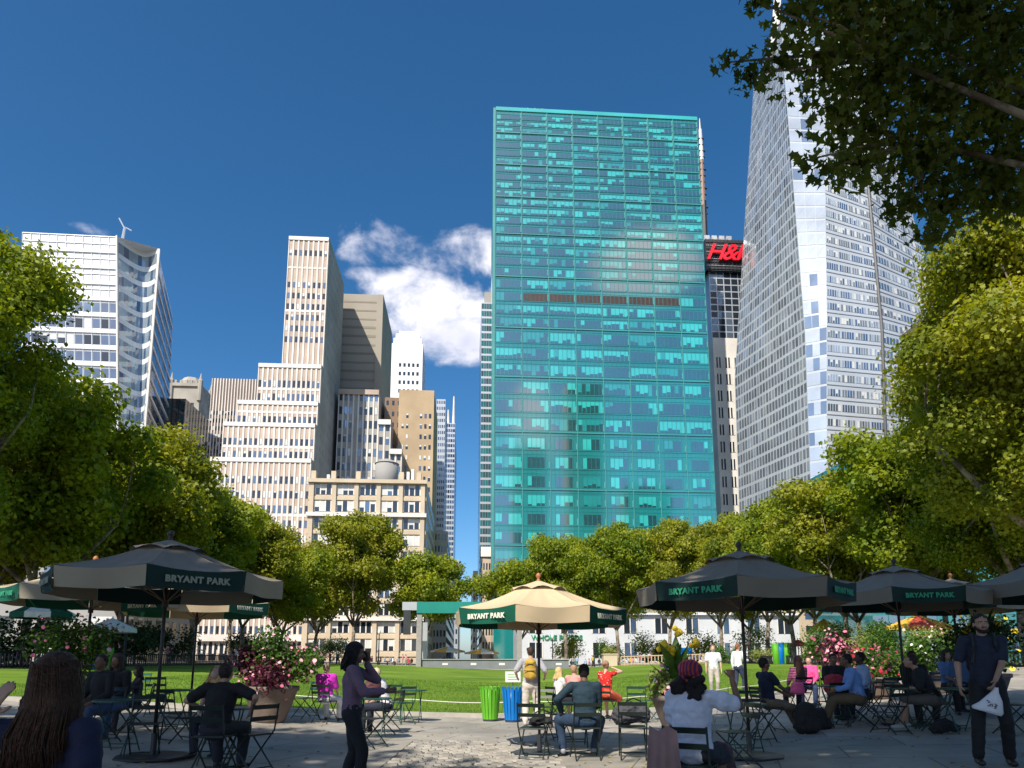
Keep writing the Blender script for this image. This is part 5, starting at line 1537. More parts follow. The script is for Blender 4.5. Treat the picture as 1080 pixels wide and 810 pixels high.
    for k, (a, b_, c) in enumerate(arms):
        capsule(mb, a, b_, .05 * s * B, .038 * s * B, m); capsule(mb, b_, c, .038 * s, .026 * s, m)
        fd = (c - b_).normalized(); sg = (-1, 1)[k]
        fx = (lfinger, rfinger)[k]
        nd = V((-sg, 0, 0)) if abs(fd.x) < .8 else V((0, 0, -1))
        cl = hcurl
        if fx: fd, nd, cl = V(fx[0]).normalized(), V(fx[1]), fx[2]
        if hands == 'full':
            sdv = fd.cross((nd - fd * nd.dot(fd)).normalized())
            hand(mb, c, fd, nd, s, m, cl, 1 if k == 1 else -1, fist=cl > 1.2)
        else:
            capsule(mb, c + fd * .02 * s, c + fd * .085 * s, (.024 * s, .036 * s), (.022 * s, .034 * s), m, nd)
            for q in range(4):
                sdv = fd.cross(nd).normalized() * (.028 - .019 * q) * s
                p0 = c + fd * .09 * s + sdv; p1 = p0 + (fd + nd * .35).normalized() * .035 * s; p2 = p1 + (fd + nd * 1.2).normalized() * .03 * s
                capsule(mb, p0, p1, .010 * s, .0095 * s, m, None, 6, 1); capsule(mb, p1, p2, .0095 * s, .0085 * s, m, None, 6, 1)
            tb = c + fd * .03 * s + fd.cross(nd).normalized() * .03 * s
            capsule(mb, tb, tb + (fd + fd.cross(nd).normalized() * .8 + nd * .4).normalized() * .05 * s, .012 * s, .009 * s, m, None, 6, 2)
    link('body', remesh(mb, vox if hands != 'full' else min(vox, .0075), m, 3 if hands != 'full' else 3), o)
    if face_detail:
        for sg in (-1, 1):
            e = MB(); e.ell(h(sg * .030, .0745, .006), (.013 * s, .008 * s, .0075 * s), mat('eye_white', (.6, .58, .55), .3, 0), 10, 6); e.ell(h(sg * .030, .0815, .006), (.0055 * s, .003 * s, .0055 * s), mat('eye_dark', (.02, .012, .01), .2, 0), 8, 6); e.build('eye', o, True)
            e = MB(); capsule(e, h(sg * .014, .091, .030), h(sg * .05, .077, .031), .0045, .003, mat('brow_dark', (.02, .013, .01), .9, 0)); e.build('eyebrow', o, True)
        e = MB(); capsule(e, h(-.022, .083, -.050), h(.022, .083, -.050), (.006, .005), (.006, .005), mat('lip', (.30, .11, .09), .5, 0)); e.build('mouth', o, True)
    # shirt
    inf = .014 * s
    if shirt:
        sm = shirt_mat or cloth('cloth_' + '_'.join('%02d' % int(c * 99) for c in shirt), shirt)
        mb = MB()
        hem = -.06 if lower != 'dress' else -.1
        fr = 1.08 if female else 1.0
        capsule(mb, pel + sp * (hem + .05) * s, waist, (.158 * s * B + inf, .108 * s * B + inf), (.142 * s * B + inf, .098 * s * B + inf), sm, sx)
        capsule(mb, waist, chest, (.142 * s * B + inf, .098 * s * B + inf), (.162 * s * B + inf, .112 * s * B + inf), sm, sx)
        if female: 
            for sg in (-1, 1): mb.ell(chest + sx * sg * .065 * s + V((0, .075, .0)) * s, (.06 * s, .055 * s, .06 * s), sm)
        capsule(mb, chest, neck - sp * .06 * s, (.163 * s * B + inf, .112 * s * B + inf), (.12 * s * B + inf, .075 * s + inf), sm, sx)
        capsule(mb, shl + sx * .02, shr - sx * .02, .058 * s + inf * .6, .058 * s + inf * .6, sm, sp)
        capsule(mb, neck - sp * .06 * s, neck - sp * .02 * s, .066 * s, .062 * s, sm)
        for (a, b_, c) in arms:
            if sleeve <= 0: continue
            if sleeve <= 1:
                e = a.lerp(b_, sleeve); capsule(mb, a, e, .056 * s * B + inf, (.05 * s * B + inf) * (1 + puff * .15), sm)
                if puff: mb.ell(a.lerp(e, .6), (.1 * s, .1 * s, .1 * s), sm)
            else:
                capsule(mb, a, b_, .054 * s * B + inf, .042 * s + inf, sm); capsule(mb, b_, b_.lerp(c, sleeve - 1), .042 * s + inf, .031 * s + inf, sm)
        link('shirt', remesh(mb, vox, sm, 3, wr, .09), o)
    if vest:
        vmn = cloth('vest_' + '_'.join('%02d' % int(c * 99) for c in vest), vest); mb = MB()
        capsule(mb, pel - sp * .05, chest, (.165 * s + inf * 2, .115 * s + inf * 2), (.165 * s + inf * 2, .115 * s + inf * 2), vmn, sx)
        link('vest', remesh(mb, vox, vmn, 3, wr, .09), o)
    lowc = lowc or (.02, .022, .03)
    lmn = cloth('cloth_' + '_'.join('%02d' % int(c * 99) for c in lowc), lowc)
    mb = MB()
    if lower in ('trousers', 'shorts'):
        q = 1. if lower == 'trousers' else 0
        capsule(mb, pel - sp * .03, pel + sp * .085 * s, (.157 * s * B + inf, .108 * s * B + inf), (.146 * s * B + inf, .102 * s * B + inf), lmn)
        for (a, b_, c) in legs:
            capsule(mb, a, b_, .086 * s * B + inf, .06 * s * B + inf, lmn)
            if q: capsule(mb, b_, b_.lerp(c, .93), .06 * s * B + inf, .05 * s + inf, lmn)
    else:
        capsule(mb, pel - sp * .02, pel + sp * .1 * s, (.155 * s + inf, .108 * s + inf), (.145 * s + inf, .10 * s + inf), lmn)
        for (a, b_, c) in legs:
            capsule(mb, a, b_, .10 * s + inf, .085 * s + inf, lmn)
        capsule(mb, (legs[0][0] + legs[1][0]) / 2, (legs[0][1] + legs[1][1]) / 2, (.13 * s, .10 * s), (.15 * s, .10 * s), lmn)
        if lower == 'long': capsule(mb, (legs[0][1] + legs[1][1]) / 2, (legs[0][2] + legs[1][2]) / 2 + V((0, 0, .08)), (.16 * s, .11 * s), (.19 * s, .14 * s), lmn)
    link('trousers' if lower == 'trousers' else ('shorts' if lower == 'shorts' else 'skirt'), remesh(mb, vox, lmn, 3, wr, .1), o)
    smt = mat('shoe_%02d%02d%02d' % tuple(int(c * 99) for c in shoe), shoe, .5)
    for (a, b_, c) in legs:
        mb = MB(); capsule(mb, c + V((0, -.03, -.035)) * s, c + V((0, .15, -.05)) * s, (.043 * s, .045 * s), (.042 * s, .03 * s), smt, (1, 0, 0))
        for i, v in enumerate(mb.v): mb.v[i] = (v[0], v[1], max(v[2], c.z - .082 * s))
        mb.build('shoe', o, True)
    # hair
    if hair and hair != 'bald':
        hm = mat('hair_%02d%02d%02d' % tuple(int(c * 99) for c in hairc), hairc, .6, .35, 30, bump=.6, bscale=90, spec=.35)
        mb = MB()
        t = {'short': .008, 'bob': .02, 'long': .02, 'ponytail': .012, 'bun': .012, 'afro': .03, 'scarf': .03}[hair] * s
        g = random.Random(PEOPLE)
        mb.ell(h(0, -.022, .038), (.074 * s + t, .088 * s + t, .088 * s + t), hm, 18, 12, Mh)
        capsule(mb, h(0, -.06, -.02), h(0, -.05, .02), (.062 * s + t * .6, .04 * s), (.07 * s + t * .6, .05 * s), hm, Mh @ V((1, 0, 0)))
        if hair in ('bob', 'long'):
            Lh = .17 if hair == 'bob' else .40
            capsule(mb, h(0, -.05, .0), h(0, -.115 if hair == 'long' else -.075, -Lh), (.085 * s, .065 * s), (.125 * s if hair == 'long' else .09 * s, .055 * s), hm, Mh @ V((1, 0, 0)))
            for sg in (-1, 1):
                capsule(mb, h(sg * .072, -.005, .03), h(sg * .086, -.01, -Lh * .8), (.022 * s, .04 * s), (.03 * s, .035 * s), hm, Mh @ V((1, 0, 0)))
            for q in range(12):
                x = g.uniform(-.1, .1); capsule(mb, h(x, -.08, -.05), h(x * 1.2, -.14 + g.uniform(-.03, .01), -Lh - g.uniform(0, .06)), .018 * s, .006 * s, hm)
        if hair == 'ponytail': capsule(mb, h(0, -.11, .03), h(0, -.14, -.15), .03 * s, .015 * s, hm)
        if hair == 'bun': mb.ell(h(0, -.12, .05), (.04 * s,) * 3, hm)
        hv = max(.008, vox * .8)
        hme = remesh(mb, hv, hm, 2, .006, .016)
        # open the hair over the face
        import bmesh as _bm
        bm = _bm.new(); bm.from_mesh(hme)
        inv = Mh.transposed()
        dl = []
        for v in bm.verts:
            q = inv @ (v.co - headc) / s
            if q.y > .028 and q.z < .052 + .02 * (1 - abs(q.x) / .09) and abs(q.x) < .068: dl.append(v)
            elif hair == 'short' and q.z < -.03 and q.y > -.03: dl.append(v)
        _bm.ops.delete(bm, geom=dl, context='VERTS'); bm.to_mesh(hme); bm.free()
        if vox < .0125 and hair in ('long', 'bob', 'short'):
            mb2 = MB(); g = random.Random(PEOPLE)
            for q in range(800 if hair == 'long' else 130):
                a = g.uniform(0, 2 * PI); yb = math.sin(a)
                if yb > .35: continue
                r0 = .083 + t; p0 = h(math.cos(a) * r0 * .8, -.022 + yb * r0, .06 + g.uniform(-.03, .05))
                if hair == 'short': p1 = h(math.cos(a + g.uniform(-.15, .15)) * (r0 + .004), -.022 + yb * (r0 + .012), .02 + g.uniform(-.03, .04)); pts_ = [p0, p1]
                else:
                    L2 = (.17 if hair == 'bob' else .34) * g.uniform(.8, 1.15); k2 = 1.2 if hair == 'long' else 1.1
                    p1 = h(math.cos(a) * (r0 + .008), -.03 + yb * (r0 + .012), -.06)
                    p2 = h(math.cos(a) * r0 * k2 + g.uniform(-.02, .02), -.045 + yb * (r0 + .012) - (.055 if hair == 'long' else 0), -L2 * .62); p3 = h(math.cos(a) * r0 * (k2 + .12) + g.uniform(-.03, .03), -.05 + yb * r0 - (.065 if hair == 'long' else 0) + g.uniform(-.015, .015), -L2); pts_ = [p0, p1, p2, p3]
                mb2.tube(pts_, [g.uniform(.0012, .003)] * (len(pts_) - 1) + [.0012], hm, 5)
            bm = _bm.new(); bm.from_mesh(hme); bm.from_mesh(mb2.mesh('strands', True)); bm.to_mesh(hme); bm.free()
        link('hair', hme, o)
    if extra: extra(o, dict(h=h, head=headc, arms=arms, legs=legs, pel=pel, neck=neck, chest=chest, s=s, sx=sx, sp=sp))
    return o
def backpack(label, loc, m, w_=.30, d_=.18, h=.42, rz=0, cat='backpack', lying=False, name='backpack', vox=.014):
    o = empty(name, loc, R(rz), label, cat)
    mb = MB(); 
    if lying:
        capsule(mb, (-w_ * .42, 0, d_ * .5), (w_ * .35, .02, d_ * .55), (h * .32, d_ * .5), (h * .24, d_ * .40), m, (0, 1, 0))
        mb.ell((-w_ * .2, -.03, d_ * .8), (w_ * .38, h * .22, d_ * .38), m); mb.ell((w_ * .35, -.02, d_ * .45), (w_ * .28, h * .2, d_ * .35), m); mb.ell((-w_ * .55, .02, d_ * .42), (w_ * .22, h * .2, d_ * .42), m)
    else:
        capsule(mb, (0, 0, h * .22), (0, .01, h * .74), (w_ * .5, d_ * .5), (w_ * .42, d_ * .42), m)
    link('bag', remesh(mb, vox, m, 2, .02 if lying else .013, .07), o)
    if not lying:
        mb = MB(); capsule(mb, (0, -d_ * .42, h * .2), (0, -d_ * .42, h * .42), (w_ * .34, d_ * .25), (w_ * .32, d_ * .22), m); mb.build('pocket', o, True)
        for sg in (-1, 1):
            mb = MB(); mb.tube([(sg * .08, d_ * .3, h * .85), (sg * .1, d_ * .75, h * .6), (sg * .1, d_ * .4, h * .15)], .014, m_iron, 6); mb.build('strap', o)
    else:
        mb = MB(); mb.tube([(-.1, -.02, d_ + .05), (0, -.1, d_ + .1), (.12, -.02, d_ + .05)], .012, m_iron, 6); mb.build('strap', o)
    return o
# ------------------------------------------------------------ who sits and stands where
V = Vector
def P_(px, Y): return gx(px, Y)
# near left: woman seen from behind, hand raised to her head
def ex1(o, d): pass
person('long haired woman in navy seen from behind, hand on her head, at the lower left', P_(2, 2.5), -8, 1.47, female=True, tone='tan', shirt=(.012, .016, .05), sleeve=1.8, hair='long', hairc=(.06, .026, .012),
       lhand=(-.175, -.05, 1.25), lpole=(-1, .1, -.6), lfinger=((.55, .0, .8), (.3, .9, -.2), .22), hands='full', vox=.011, hyaw=4, hpitch=-8, lean=4, wr=.008, hcurl=.3)
# woman on the phone
def ex_phone(o, d):
    c = d['arms'][0][2]; mb = MB(); mb.box((-.035, -.005, -.07), (.035, .005, .07), m_iron, Matrix.Translation(c + V((.03, .01, .09))) @ Matrix.Rotation(R(70), 4, 'Z') @ Matrix.Rotation(R(-15), 4, 'X'))
    p = mb.build('phone'); p.parent = None; p.matrix_world = Matrix.Translation(o.location) @ Matrix.Rotation(o.rotation_euler[2], 4, 'Z'); tag(p, 'dark phone held to the ear of the woman in mauve', 'phone')
person('woman in a mauve blouse and black trousers walking right, phone at her ear', P_(368, 7.9), -83, 1.64, female=True, tone='brown', shirt=(.17, .10, .15), sleeve=1.85, lower='trousers', lowc=(.010, .010, .013), hair='bob', hairc=(.008, .006, .006),
       lhand=(-.09, .13, 1.40), lpole=(-.5, .5, -1), lfinger=((.1, .0, 1), (.8, -.3, 0), .5), rhand=(.12, .36, 1.10), rpole=(.5, -1, -.6), hands='full', vox=.011, face_detail=True, hpitch=6, stride=.1, extra=ex_phone)
cupl = P_(402, 7.9)
# left seated pair
person('man in black with jeans seated on a folding chair at far left', P_(103, 11.0), 165, 1.72, 'sit', tone='brown', shirt=(.012, .012, .014), lowc=(.05, .08, .16), hair='short', sleeve=1.9, lean=6, vox=.018, hpitch=-12)
chair('folding chair under the man in black at far left', 103, 11.0, 165)
person('person in black with jeans seated beside the left umbrella pole', P_(121, 11.8), 170, 1.74, 'sit', tone='brown', shirt=(.014, .014, .018), lowc=(.06, .10, .2), hair='bob', sleeve=1.9, lean=8, vox=.018)
chair('folding chair under the person next to the man in black', 121, 11.8, 170)
person('child with dark hair seated behind the left pair', P_(141, 12.6), 120, 1.3, 'sit', tone='brown', shirt=(.03, .02, .03), lowc=(.02, .02, .03), hair='bob', sleeve=1.9, vox=.018, seat=.44)
chair('folding chair under the child at left', 141, 12.6, 120)
# man in black tee from behind + woman opposite
person('man in a black tee shirt bent over a table, seen from behind', P_(224, 8.9), -4, 1.78, 'sit', build=1.12, tone='tan', shirt=(.008, .008, .009), sleeve=.75, lowc=(.02, .02, .022), hair='short', hairc=(.03, .016, .012), lean=16, lhand=(-.3, .28, .74), rhand=(.34, .22, .74), lpole=(-1, -.3, -.4), rpole=(1, -.3, -.4), vox=.013, hpitch=-25)
chair('folding chair under the man in the black tee shirt', 224, 8.86, -4)
table('round table before the man in the black tee shirt', 232, 9.7)
person('blonde woman with bowed head opposite the man in the black tee shirt', P_(229, 10.5), 176, 1.64, 'sit', female=True, tone='fair', shirt=(.18, .07, .12), lowc=(.03, .03, .05), hair='bob', hairc=(.62, .38, .16), lean=18, hpitch=-35, vox=.016)
chair('folding chair under the blonde woman', 229, 10.54, 176)
chair('empty folding chair left of the blonde woman', 186, 11.6, -30)
chair('empty folding chair in front of the left umbrella pole', 150, 9.8, 200)
chair('empty folding chair right of the man in the black tee shirt', 262, 9.2, 60)
chair('empty folding chair facing the lawn at the left kerb', 165, 15.5, 10, True)
chair('empty green folding chair at the left lawn edge', 140, 16.6, 150, True)
table('small round table at the far left by the seated pair', 122, 10.2)
table('small round table between the left chairs', 180, 13.0)
# magenta person
def strap(o, d):
    c = d['chest']; n = d['neck']; mb = MB(); mb.tube([n + V((.1, -.02, -.03)), c + V((.02, -.155, .06)), c + V((-.15, -.06, -.22))], .012, m_iron, 6); mb.build('bag_strap', o)
person('grey haired person in a bright magenta top seated facing the lawn', P_(342, 15.8), -12, 1.62, 'sit', build=1.15, tone='fair', shirt=(.62, .03, .48), sleeve=.9, lowc=(.6, .6, .62), hair='short', hairc=(.28, .2, .14), vox=.017, extra=strap)
chair('folding chair under the person in magenta', 342, 15.75, -12)
chair('empty green folding chair left of the person in magenta', 322, 16.6, 140, True)
# white haired man bent forward, with red backpack
person('white haired man in a white shirt bent over beside the woman on the phone', P_(406, 14.2), 75, 1.7, 'sit', build=1.1, tone='fair', shirt=(.78, .76, .78), sleeve=.8, lowc=(.015, .02, .04), hair='short', hairc=(.6, .48, .32), lean=22, hpitch=-25, vox=.017)
chair('folding chair under the white haired man', 408, 14.2, 75)
backpack('grey and maroon backpack on the table by the white haired man', P_(392, 13.2) + V((0, 0, .735)), mat('bag_maroon', (.10, .035, .04), .8, .3, 14), .34, .22, .36, 20)
table('round table carrying the maroon backpack', 392, 13.2)
chair('empty folding chair nearest the cobbles, right of the maroon backpack', 388, 12.0, 250)
chair('empty green folding chair at the lawn edge right of the white haired man', 424, 16.4, 40, True)
chair('second empty green folding chair, closer to the rope', 414, 17.3, 10, True)
table('round table at the lawn edge right of the white haired man', 434, 17.0)
# backpack tourist
def ex_bp(o, d):
    me = MB(); m = mat('bag_mustard', (.48, .30, .04), .8, .2, 12); c = d['chest'] + V((0, -.19, -.03))
    capsule(me, c + V((0, 0, -.17)), c + V((0, 0, .13)), (.15, .10), (.13, .09), m)
    b = link('backpack', remesh(me, .015, m, 2, .008, .08)); b.matrix_world = Matrix.Translation(o.location) @ Matrix.Rotation(o.rotation_euler[2], 4, 'Z'); tag(b, 'mustard yellow backpack on the standing tourist', 'backpack')
    for z in (-.1, .05):
        s_ = MB(); s_.box((-.14, -.30, .0), (.14, -.285, .015), m_iron); q = s_.build('buckle_strap', b); q.location = (0, 0, d['chest'].z + z)
    s_ = MB(); s_.lathe([(.095, .05), (.097, .09), (.07, .115)], m_iron, 14, d['head']); s_.build('cap', o)
person('standing tourist in a grey tee shirt and pale trousers seen from behind', P_(560, 16.4), -4, 1.78, 'stand', build=1.12, tone='fair', shirt=(.36, .36, .38), sleeve=.85, lowc=(.68, .6, .52), shoe=(.5, .45, .4), hair='short', hairc=(.05, .03, .02), vox=.015, extra=ex_bp, lhand=(-.32, .12, 1.08), rhand=(.32, .12, 1.08), feet=[(-.13, 0, .085), (.13, .04, .085)])
# blonde + pink pair, red dress
person('blonde woman in a white top and black skirt seated at the lawn edge', P_(590, 17.2), -60, 1.6, 'sit', female=True, tone='fair', shirt=(.75, .72, .7), sleeve=.3, lower='skirt', lowc=(.02, .02, .025), hair='bob', hairc=(.62, .45, .2), vox=.017)
chair('folding chair under the blonde woman at the lawn edge', 590, 17.2, -60)
person('man in a salmon pink shirt seated next to the blonde woman', P_(606, 17.6), -40, 1.7, 'sit', build=1.1, tone='fair', shirt=(.72, .30, .26), sleeve=.9, lowc=(.6, .3, .26), hair='short', hairc=(.4, .25, .15), vox=.017)
chair('folding chair under the man in salmon pink', 606, 17.6, -40)
m_floral = mat('cloth_red_floral', (.62, .03, .02), .85, 0)
_nt = m_floral.node_tree; _v = _nt.nodes.new('ShaderNodeTexVoronoi'); _v.inputs['Scale'].default_value = 16; _t = _nt.nodes.new('ShaderNodeTexCoord'); _r = _nt.nodes.new('ShaderNodeValToRGB')
_nt.links.new(_t.outputs['Object'], _v.inputs['Vector']); _nt.links.new(_v.outputs['Distance'], _r.inputs[0]); _r.color_ramp.elements[0].color = (.85, .62, .4, 1); _r.color_ramp.elements[0].position = .22; _r.color_ramp.elements[1].position = .3; _r.color_ramp.elements[1].color = (.62, .02, .015, 1)
_nt.links.new(_r.outputs[0], _nt.nodes['Principled BSDF'].inputs['Base Color'])
person('woman in a red floral dress perched at the lawn edge, eating', P_(640, 17.4), -30, 1.68, 'sit', female=True, tone='fair', shirt=(.6, .02, .02), shirt_mat=m_floral, sleeve=.3, lower='skirt', lowc=(.7, .12, .06), hair='bun', hairc=(.35, .2, .12), vox=.016, seat=.55, rhand=(.1, .3, 1.22))
chair('folding chair under the woman in the red floral dress', 640, 17.4, -30)
# seated man from behind in navy sweater
person('man in a dark teal sweater and jeans seated with his back to the viewer', P_(618, 10.9), 3, 1.8, 'sit', build=1.08, tone='brown', shirt=(.012, .035, .055), sleeve=1.9, lowc=(.02, .045, .09), shoe=(.3, .3, .32), hair='short', hairc=(.015, .01, .009), vox=.013, lean=5, lhand=(-.33, .22, .66), lpole=(-1, -.4, 0), rhand=(.12, .34, .7), knee_sp=.28, feet=[(-.30, .34, .09), (.18, .36, .09)], seat=.48)
chair('folding chair under the man in the dark teal sweater', 618, 10.86, 3)
chair('empty folding chair in front of the middle umbrella pole', 563, 10.9, -12)
backpack('black cap and small bag on the chair by the middle umbrella', P_(572, 11.0) + V((0, 0, .47)), mat('bag_black', (.012, .012, .014), .8, .2, 9), .26, .15, .26, 0, 'bag', True, name='bag')
chair('folding chair holding the big grey rucksack', 668, 10.8, -8)
backpack('big dark grey rucksack lying on a folding chair', P_(669, 10.85) + V((0, 0, .47)), mat('bag_grey', (.055, .055, .065), .8, .3, 9), .40, .30, .50, -5, 'backpack', True, vox=.011)
chair('empty folding chair left of the blonde woman at the lawn edge', 573, 15.6, 170)
table('round table in front of the man in the dark teal sweater', 606, 12.4)
chair('empty folding chair between the middle table and the lawn', 588, 13.6, 20)
chair('green empty folding chair on the kerb right of the rucksack', 672, 16.2, -10, True)
chair('green empty folding chair at the kerb, second right of the rucksack', 690, 16.8, 40, True)
# headscarf woman
def ex_scarf(o, d):
    h = d['h']; s = d['s']; m = mat('scarf_red', (.30, .03, .05), .8, 0)
    nt = m.node_tree; w_ = nt.nodes.new('ShaderNodeTexWave'); w_.inputs['Scale'].default_value = 9; w_.inputs['Distortion'].default_value = 2.5; t = nt.nodes.new('ShaderNodeTexCoord'); r = nt.nodes.new('ShaderNodeValToRGB')
    nt.links.new(t.outputs['Object'], w_.inputs['Vector']); nt.links.new(w_.outputs['Fac'], r.inputs[0])
    r.color_ramp.elements[0].color = (.035, .015, .08, 1); r.color_ramp.elements[1].color = (.42, .05, .03, 1); e = r.color_ramp.elements.new(.5); e.color = (.22, .012, .04, 1)
    nt.links.new(r.outputs[0], nt.nodes['Principled BSDF'].inputs['Base Color'])
    mb = MB(); mb.ell(h(-.0, -.03, .065), (.118 * s, .128 * s, .10 * s), m, 20, 12); capsule(mb, h(-.05, -.05, .0), h(.05, -.05, .0), (.08 * s, .06 * s), (.08 * s, .06 * s), m)
    link('headscarf', remesh(mb, .01, m, 2, .008, .05), o)
    hm = mat('hair_curly_black', (.012, .008, .008), .9, .4, 30)
    mb = MB(); g = random.Random(3)
    for k in range(60): mb.ell(h(g.uniform(-.15, .12), g.uniform(-.14, .02), g.uniform(-.22, -.02)), (.04, .04, .04), hm, 8, 5)
    link('curls', remesh(mb, .012, hm, 1, .006, .02), o)
person('woman in a patterned headscarf and white puff sleeves raising her fist', P_(733, 6.9), -28, 1.74, 'sit', build=1.18, female=True, tone='brown', shirt=(.60, .62, .72), sleeve=.75, puff=1, lower='long', lowc=(.02, .02, .022), hair='scarf', hairc=(.01, .008, .008), vox=.012, hands='full', seat=.52,
       rhand=(.37, .14, 1.25), rpole=(.3, 0, -1), rfinger=((0, .1, 1), (-.6, .6, 0), 1.4), lhand=(-.1, .33, .75), extra=ex_scarf, lean=4, wr=.01)
chair('folding chair under the woman in the headscarf', 733, 6.86, -28)
# coat over the chair back
def drape(label, loc, m, w_, h, rz, name='coat'):
    o = empty(name, loc, R(rz), label, name); g = random.Random(4); nx, nz = 16, 14; vs = []; fs = []
    for sd in (0, 1):
        for i in range(nx + 1):
            for j in range(nz + 1):
                u, v = i / nx - .5, j / nz; wdt = w_ * (1 + .5 * v)
                y = -.03 - .04 * math.sin(u * 22 + 2 * v) * v - .05 * v - sd * .02
                vs.append((u * wdt, y, h * (1 - v) + .02 * math.sin(u * 9)))
    k = (nx + 1) * (nz + 1)
    for sd in (0, 1):
        for i in range(nx):
            for j in range(nz):
                a = sd * k + i * (nz + 1) + j; fs.append((a, a + 1, a + nz + 2, a + nz + 1))
    mb = MB(); mb.add(vs, fs, m); mb.build('cloth', o, True); return o
drape('pale pink coat hanging from the chair of the woman in the headscarf', P_(703, 6.5) + V((0, 0, .10)), cloth('coat_pink', (.30, .18, .17)), .24, .74, -15)
backpack('dark striped bag on the ground by the woman in the headscarf', P_(762, 7.6) + V((0, 0, .2)), mat('bag_stripe', (.06, .03, .035), .8, .5, 18), .34, .2, .4, 10, 'bag', name='bag')
chair('empty folding chair left of the right umbrella pole', 778, 9.6, 100)
chair('empty folding chair behind the right umbrella pole', 800, 12.2, -170)
table('round table at the right umbrella pole', 786, 10.9)
# people on the lawn
person('man in a white shirt and navy trousers walking on the lawn', P_(780, 25.5), -60, 1.76, tone='fair', shirt=(.8, .8, .8), sleeve=1.9, lowc=(.03, .04, .09), hair='short', hairc=(.28, .10, .04), vox=.02, stride=.14, rhand=(.18, .3, 1.15))
person('man in a pale shirt standing among the yellow flowers', P_(754, 24.5), 170, 1.76, tone='fair', shirt=(.7, .7, .74), sleeve=.7, lowc=(.45, .4, .35), hair='short', hairc=(.3, .14, .06), vox=.02)
person('slim man in a navy polo seated in profile right of the umbrella pole', P_(812, 13.4), -78, 1.78, 'sit', tone='brown', shirt=(.010, .014, .04), sleeve=.6, lowc=(.16, .12, .08), hair='short', hairc=(.01, .008, .007), vox=.014, lean=-4, lhand=(-.1, .5, .62), rhand=(.1, .5, .62), feet=[(-.1, .62, .1), (.1, .7, .1)])
chair('folding chair under the man in the navy polo', 812, 13.4, -78)
backpack('large dark backpack standing on the paving at the men\'s feet', P_(852, 13.0), mat('bag_charcoal', (.02, .018, .016), .85, .3, 9), .5, .34, .55, 20)
backpack('smaller dark bag behind the large dark backpack', P_(866, 13.6), mat('bag_black', (.012, .012, .014), .8, .2, 9), .5, .3, .36, 70, 'bag', name='bag')
m_stripe = mat('cloth_pink_stripe', (.75, .12, .3), .85, 0)
_nt = m_stripe.node_tree; _w = _nt.nodes.new('ShaderNodeTexWave'); _w.bands_direction = 'Z'; _w.inputs['Scale'].default_value = 8; _t = _nt.nodes.new('ShaderNodeTexCoord'); _r = _nt.nodes.new('ShaderNodeValToRGB'); _r.color_ramp.interpolation = 'CONSTANT'
_nt.links.new(_t.outputs['Object'], _w.inputs['Vector']); _nt.links.new(_w.outputs['Fac'], _r.inputs[0]); _r.color_ramp.elements[0].color = (.12, .01, .05, 1); _r.color_ramp.elements[1].position = .5; _r.color_ramp.elements[1].color = (.8, .25, .4, 1)
_nt.links.new(_r.outputs[0], _nt.nodes['Principled BSDF'].inputs['Base Color'])
person('long haired woman in a pink striped top seated facing the lawn', P_(845, 17.2), 5, 1.66, 'sit', female=True, tone='fair', shirt=(.7, .1, .3), shirt_mat=m_stripe, sleeve=1.8, lowc=(.02, .02, .03), hair='long', hairc=(.07, .03, .02), vox=.016)
chair('folding chair under the woman in the pink striped top', 845, 17.15, 5)
backpack('bright pink backpack hung on the chair of the woman in stripes', P_(843, 16.75) + V((0, 0, .42)), mat('bag_pink', (.85, .12, .28), .7, .1, 9), .36, .12, .34, 0)
person('person in a bright pink jacket beyond the woman in stripes', P_(856, 18.6), 150, 1.6, 'sit', female=True, tone='fair', shirt=(.85, .08, .28), sleeve=1.9, lowc=(.03, .05, .12), hair='ponytail', hairc=(.06, .03, .02), vox=.018)
chair('folding chair under the person in the pink jacket', 856, 18.6, 150)
def ex_bag(o, d):
    pass
person('dark haired man in a black tee shirt facing the viewer at the right table', P_(883, 15.6), 176, 1.76, 'sit', tone='brown', shirt=(.015, .012, .014), sleeve=.8, lowc=(.03, .03, .04), hair='short', hairc=(.008, .006, .006), vox=.014, face_detail=True, lhand=(-.1, .3, .8), rhand=(.12, .3, .8))
chair('folding chair under the dark haired man facing the viewer', 883, 15.64, 176)
_b = backpack('round red and yellow bag held upright by the dark haired man', P_(883, 15.15) + V((0, 0, .52)), mat('bag_red', (.40, .03, .05), .7, .2, 9), .5, .2, .44, 0, 'bag', name='bag')
for c in _b.children:
    if c.name.startswith('pocket'): c.data.materials[0] = mat('bag_yellow', (.62, .42, .03), .7, .2, 6)
person('man in a sky blue shirt and olive trousers seated facing left', P_(908, 13.5), 72, 1.8, 'sit', build=1.12, tone='brown', shirt=(.16, .30, .62), sleeve=1.7, lowc=(.12, .085, .045), hair='short', hairc=(.012, .009, .008), vox=.013, lean=12, feet=[(-.12, .62, .09), (.1, .55, .09)], lhand=(-.12, .42, .66), rhand=(.12, .42, .66))
chair('folding chair under the man in the sky blue shirt', 908, 13.5, 72)
person('second man in a pale blue shirt right behind the one in sky blue', P_(917, 14.6), 80, 1.8, 'sit', tone='dark', shirt=(.35, .46, .68), sleeve=1.6, lowc=(.03, .03, .04), hair='short', hairc=(.01, .008, .008), vox=.016, lean=6)
chair('folding chair under the second man in pale blue', 917, 14.6, 80)
chair('folding chair seen from behind before the right table', 880, 13.9, 10)
table('round table of the seated group right of the big backpack', 884, 14.5)
table('round table beside the planter of red flowers', 930, 15.2)
chair('empty folding chair right of the man in sky blue', 938, 14.6, 120)
